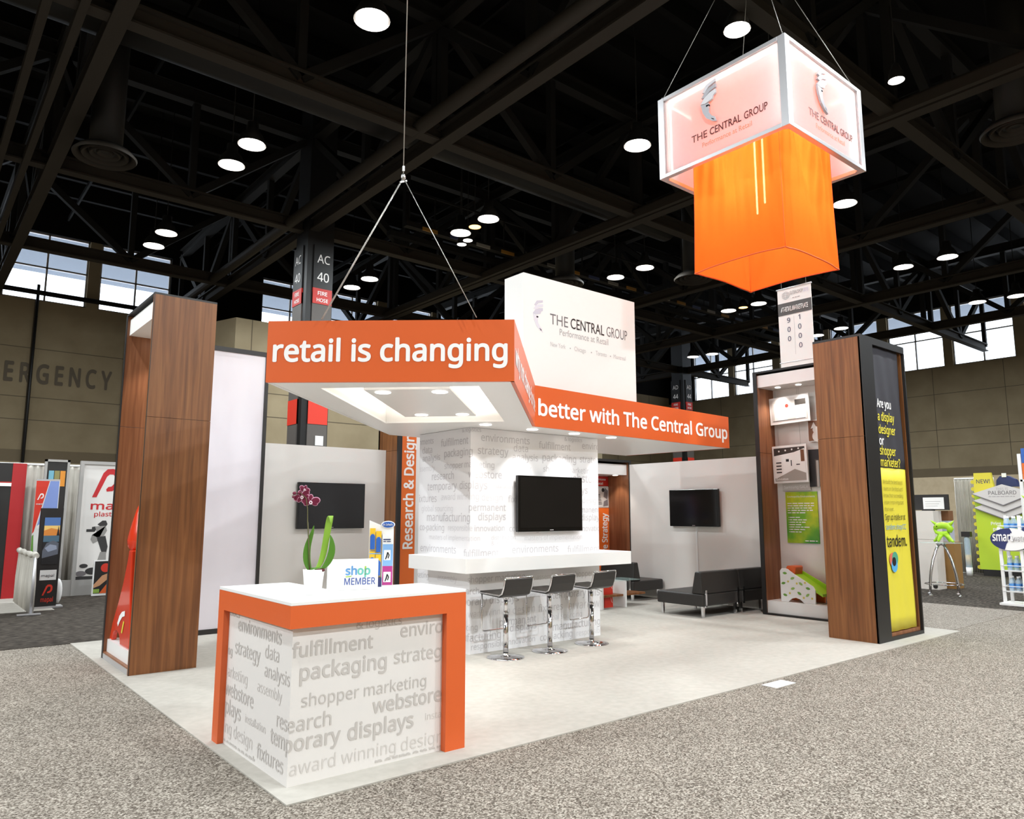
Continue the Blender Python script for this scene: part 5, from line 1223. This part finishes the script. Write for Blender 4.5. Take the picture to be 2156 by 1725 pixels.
# cafe table
t = thing('cafe_table', 'round glass cafe table with curved chrome legs and foot ring at right', 'table', (13.7, 1.86, .006))
G().lathe([(0, .97), (.36, .97), (.365, .976), (.36, .982), (0, .982)], (13.7, 1.86, 0), 40).build('glass_top', clear_glass, t)
G().lathe([(0, .93), (.07, .93), (.09, .969), (0, .969)], (13.7, 1.86, 0), 20).build('hub', chrome, t)
for a in (1.2, 2.77, 4.34, 5.91):
    c, s = math.cos(a), math.sin(a)
    G().tube([(13.7+c*r_, 1.86+s*r_, z) for r_, z in ((.05, .95), (.13, .84), (.22, .65), (.29, .42), (.325, .2), (.335, .02))], [.022, .02, .018, .015, .013, .012], 10).lathe([(.03, 0), (.03, .014), (0, .014)], (13.7+c*.335, 1.86+s*.335, .006), 12).build('leg', chrome, t)
G().tube([(13.7+.325*math.cos(2*PI*k/36), 1.86+.325*math.sin(2*PI*k/36), .21) for k in range(36)], .01, 8, closed=True).build('foot_ring', chrome, t)
def toy(name, label, c, s, yaw):
    t = thing(name, label, 'toy', c); c = Vector(c)
    R_ = Matrix.Rotation(yaw, 3, 'Z'); q = lambda x, y, z: c+R_ @ Vector((x*s, y*s, z*s))
    g = G()
    g.tube([q(-.5, 0, .85), q(-.3, 0, 1.0), q(0, 0, 1.05), q(.3, 0, 1.0), q(.42, 0, .8), q(.35, 0, .62)], [.13*s, .2*s, .22*s, .22*s, .2*s, .12*s], 14)
    g.tube([q(-.42, 0, 1.0), q(-.5, 0, .8), q(-.42, 0, .6), q(-.2, 0, .52), q(.1, 0, .5), q(.3, 0, .58)], [.09*s, .09*s, .1*s, .14*s, .18*s, .16*s], 12)
    g.tube([q(-.3, 0, 1.05), q(-.55, 0, 1.22), q(-.72, 0, 1.36)], [.12*s, .07*s, .012*s], 10); g.tube([q(.3, 0, 1.05), q(.52, 0, 1.2), q(.66, 0, 1.36)], [.16*s, .09*s, .012*s], 10)
    for x, y in ((-.4, .2), (-.15, -.22), (.15, .2), (.38, -.2)): g.tube([q(x*.5, y*.5, .5), q(x, y, .3), q(x*1.5, y*1.3, .08), q(x*1.75, y*1.4, .05)], [.15*s, .11*s, .09*s, .07*s], 10)
    g.build('body', lime, t)
    for y in (-.1, .1): G().ball(q(-.3, y*1.9, .98), .04*s, 8).build('eye', black_gloss, t)
toy('toy_creature', 'shiny lime green horned toy creature standing on the glass cafe table', (13.7, 1.80, .992), .30, 1.57+PI)
toy('toy_creature', 'lime green toy creature on top of the white bottle rack, at the photo edge', (13.0, .10, 1.512), .24, 1.57+PI)
# green board kiosk
t = thing('board_kiosk', 'lime green kiosk with NEW! header and stacked board chevrons at right', 'display', (19.4, 2.5, .006))
G().prism([(0, .16), (1.5, .16), (1.5, 2.1), (0, 2.1)], (19.2, 3.06, 0), -Y, Zv, X, .12).build('green_board', lime_board, t)
G().box(19.2, 19.6, 1.6, 3.0, .006, .16).build('plinth', black, t)
h = G().prism([(0, 2.05), (.46, 2.05), (.40, 2.54), (0.02, 2.54)], (19.18, 3.05, 0), -Y, Zv, X, .1).build('header_board', yellow, t)
L = Letters(); L.put('NEW!', .07, 2.28, w=.3, size=.14, bold=.006); L.build('lettering', navy, t, (19.18, 3.05, 0), -Y, Zv, -X)
for k, (dx, dz) in enumerate(((0, 0), (.03, -.17), (.06, -.34))):
    G().prism([(0, 2.02+dz), (.66, 2.24+dz), (1.32, 2.02+dz), (.66, 1.74+dz)], (19.13+dx-.06, 3.06, 0), -Y, Zv, X, .03).build('chevron_board', mat('board_pale', (214, 208, 204), .5), t)
    L = Letters(); 
    L.poly([(0, 2.02+dz), (.66, 1.74+dz), (1.32, 2.02+dz), (1.32, 2.0+dz), (.66, 1.715+dz), (0, 2.0+dz)], 0); L.build('board_edge', text_grey, t, (19.07+dx, 3.06, 0), -Y, Zv, -X, off=.002)
L = Letters(); L.put('THIS IS', .66, 2.10, w=.26, bold=.0, m=1, align='c'); L.put('PALBOARD', .66, 1.99, w=.6, size=.13, bold=.008, m=0, align='c'); L.fine_print(.36, .96, 1.935, .018, 1, 3); L.build('lettering', [text_grey, text_pale], t, (19.07, 3.06, 0), -Y, Zv, -X)
L = Letters(); L.put('Print', .32, 1.25, w=.22, bold=.02); L.put('post', .36, 1.12, w=.2, bold=.02); L.put('reuse', .36, .99, w=.22, bold=.02); L.build('lettering', text_white, t, (19.2, 3.06, 0), -Y, Zv, -X)
for k in range(26): 
    if k % 2: G().cyl((19.24, 3.085, .12+k*.088), (19.28, 3.085, .12+k*.088), .05, 12).build('edge_scallop', yellow, t)
t = thing('spray_bottle', 'clear bottle with yellow liquid and black cap on the floor beside the green kiosk', 'bottle', (18.95, 3.22, .006))
G().lathe([(0, 0), (.07, 0), (.075, .2), (.0, .2)], (18.95, 3.22, .006), 16).build('foot', white, t); G().lathe([(.07, .2), (.07, .9), (.05, .95), (0, .95)], (18.95, 3.22, .006), 16).build('tube', clear_bottle, t); G().lathe([(0, .25), (.06, .25), (.06, .5), (0, .5)], (18.95, 3.22, .006), 16).build('liquid', mat('amber_liquid', (236, 190, 70), .3), t); G().box(18.88, 19.02, 3.12, 3.32, .956, 1.08).build('cap', black, t)
# blue and orange shelf at the edge
t = thing('product_shelf', 'blue and orange boxed product shelf at the right edge above the rack', 'shelf', (16.1, .9, .006))
G().box(16, 16.04, 1.08, 1.14, .006, 2.75).box(16, 16.3, .4, 1.12, 2.18, 2.22).box(16.26, 16.3, .4, 1.12, .006, 2.2).build('white_frame', white, t)
tag(G().box(16.02, 16.25, .45, 1.07, 2.56, 2.86).build('product_box', blue), 'blue product boxes on the shelf at the right photo edge', 'box')
tag(G().box(16.02, 16.25, .45, 1.07, 2.225, 2.555).build('product_box', orange_hot), 'orange product box under the blue ones at the right photo edge', 'box')
t = thing('blue_header', 'rounded navy header shape with white tag above the board kiosk', 'sign', (19.75, 2.5, .006))
G().prism([(0, 2.2), (0.02, 2.37), (.1, 2.47), (.27, 2.47), (.43, 2.38), (.5, 2.2)], (19.75, 2.73, 0), -Y, Zv, X, .2).build('shape', navy, t); G().box(19.73, 19.75, 2.48, 2.58, 2.44, 2.54).build('tag', white, t); G().cyl((19.85, 2.5, .006), (19.85, 2.5, 2.3), .02, 8).build('post', alu, t)
# bottle rack
t = thing('bottle_rack', 'white wire rack full of clear water bottles at the right edge', 'rack', (12.85, .4, .006))
rx0, rx1, ry0, ry1 = 12.8, 13.2, -.25, .60
g = G()
for y in (ry1-.03, (ry0+ry1)/2+.09, ry0): g.box(rx0, rx0+.04, y, y+.045, .04, 1.30 if y > .5 else 1.5).box(rx1-.04, rx1, y, y+.045, .04, 1.5)
g.box(rx0-.05, rx1+.05, ry0, ry1+.06, .006, .04); g.build('frame', white, t)
shelves = (.22, .56, .90, 1.22)
for z in shelves:
    G().box(rx0+.02, rx1-.02, ry0+.02, ry1-.04, z, z+.012).build('shelf', white, t)
    G().bar((rx0, ry0, z+.1), (rx0, ry1, z+.1), .012).bar((rx0, ry0, z+.02), (rx0, ry1, z+.02), .012).bar((rx0, ry1, z+.1), (rx1, ry1, z+.1), .012).build('wire_guard', white, t)
    d = G().oball((rx0-.02, .16, z+.05), Y, Zv, X, .09, .055, .008).build('shelf_badge', navy, t)
h = G().prism([(.26*math.cos(2*PI*k/36)*1.15-(.0), .185*math.sin(2*PI*k/36)) for k in range(36)], (rx0-.04, .42, 1.10), -Y, Zv, X, .02).build('header_oval', white, t)
L = Letters(); L.poly([(-.298*math.cos(math.radians(-72+162*k/18)), .186*math.sin(math.radians(-72+162*k/18))) for k in range(19)]+[(.03, .12), (.01, .03), (-.06, -.08)], 0); L.put('smart', -.26, -.03, w=.30, size=.2, bold=.03, m=1); L.put('water', .04, -.03, w=.22, size=.14, m=2)
for f in L.bm.faces:
    if f.material_index:
        for v in f.verts: v.co.z += .0015
L.build('lettering', [navy, text_white, text_pale], t, (rx0-.04, .42, 1.10), -Y, Zv, -X, off=.003)
bt = thing('water_bottle', 'x', 'bottle', (0, 0, 0), 'water bottles on the white rack')
G().lathe([(0, 0), (.034, 0), (.036, .02), (.036, .17), (.014, .215), (.013, .235), (0, .235)], (0, 0, 0), 14).build('bottle', clear_bottle, bt); G().lathe([(.037, .06), (.037, .13)], (0, 0, 0), 14).build('label_sleeve', mat('label_blue', (90, 150, 215), .4), bt); G().lathe([(.016, .22), (.016, .25), (0, .25)], (0, 0, 0), 12).build('cap', white, bt)
first = True
rows_ = ['bottom', 'second', 'third', 'top']
for k, z in enumerate(shelves):
    for i in range(4):
        for j in range(2):
            o = bt if first else dup(bt, (0, 0, 0)); first = False
            o.location = (rx0+.085+j*.1, ry1-.10-i*.10, z+.0125); o['label'] = 'clear water bottle with blue label on the %s shelf of the white rack' % rows_[k]
            o['group'] = 'water bottles on the %s rack shelf' % rows_[k]
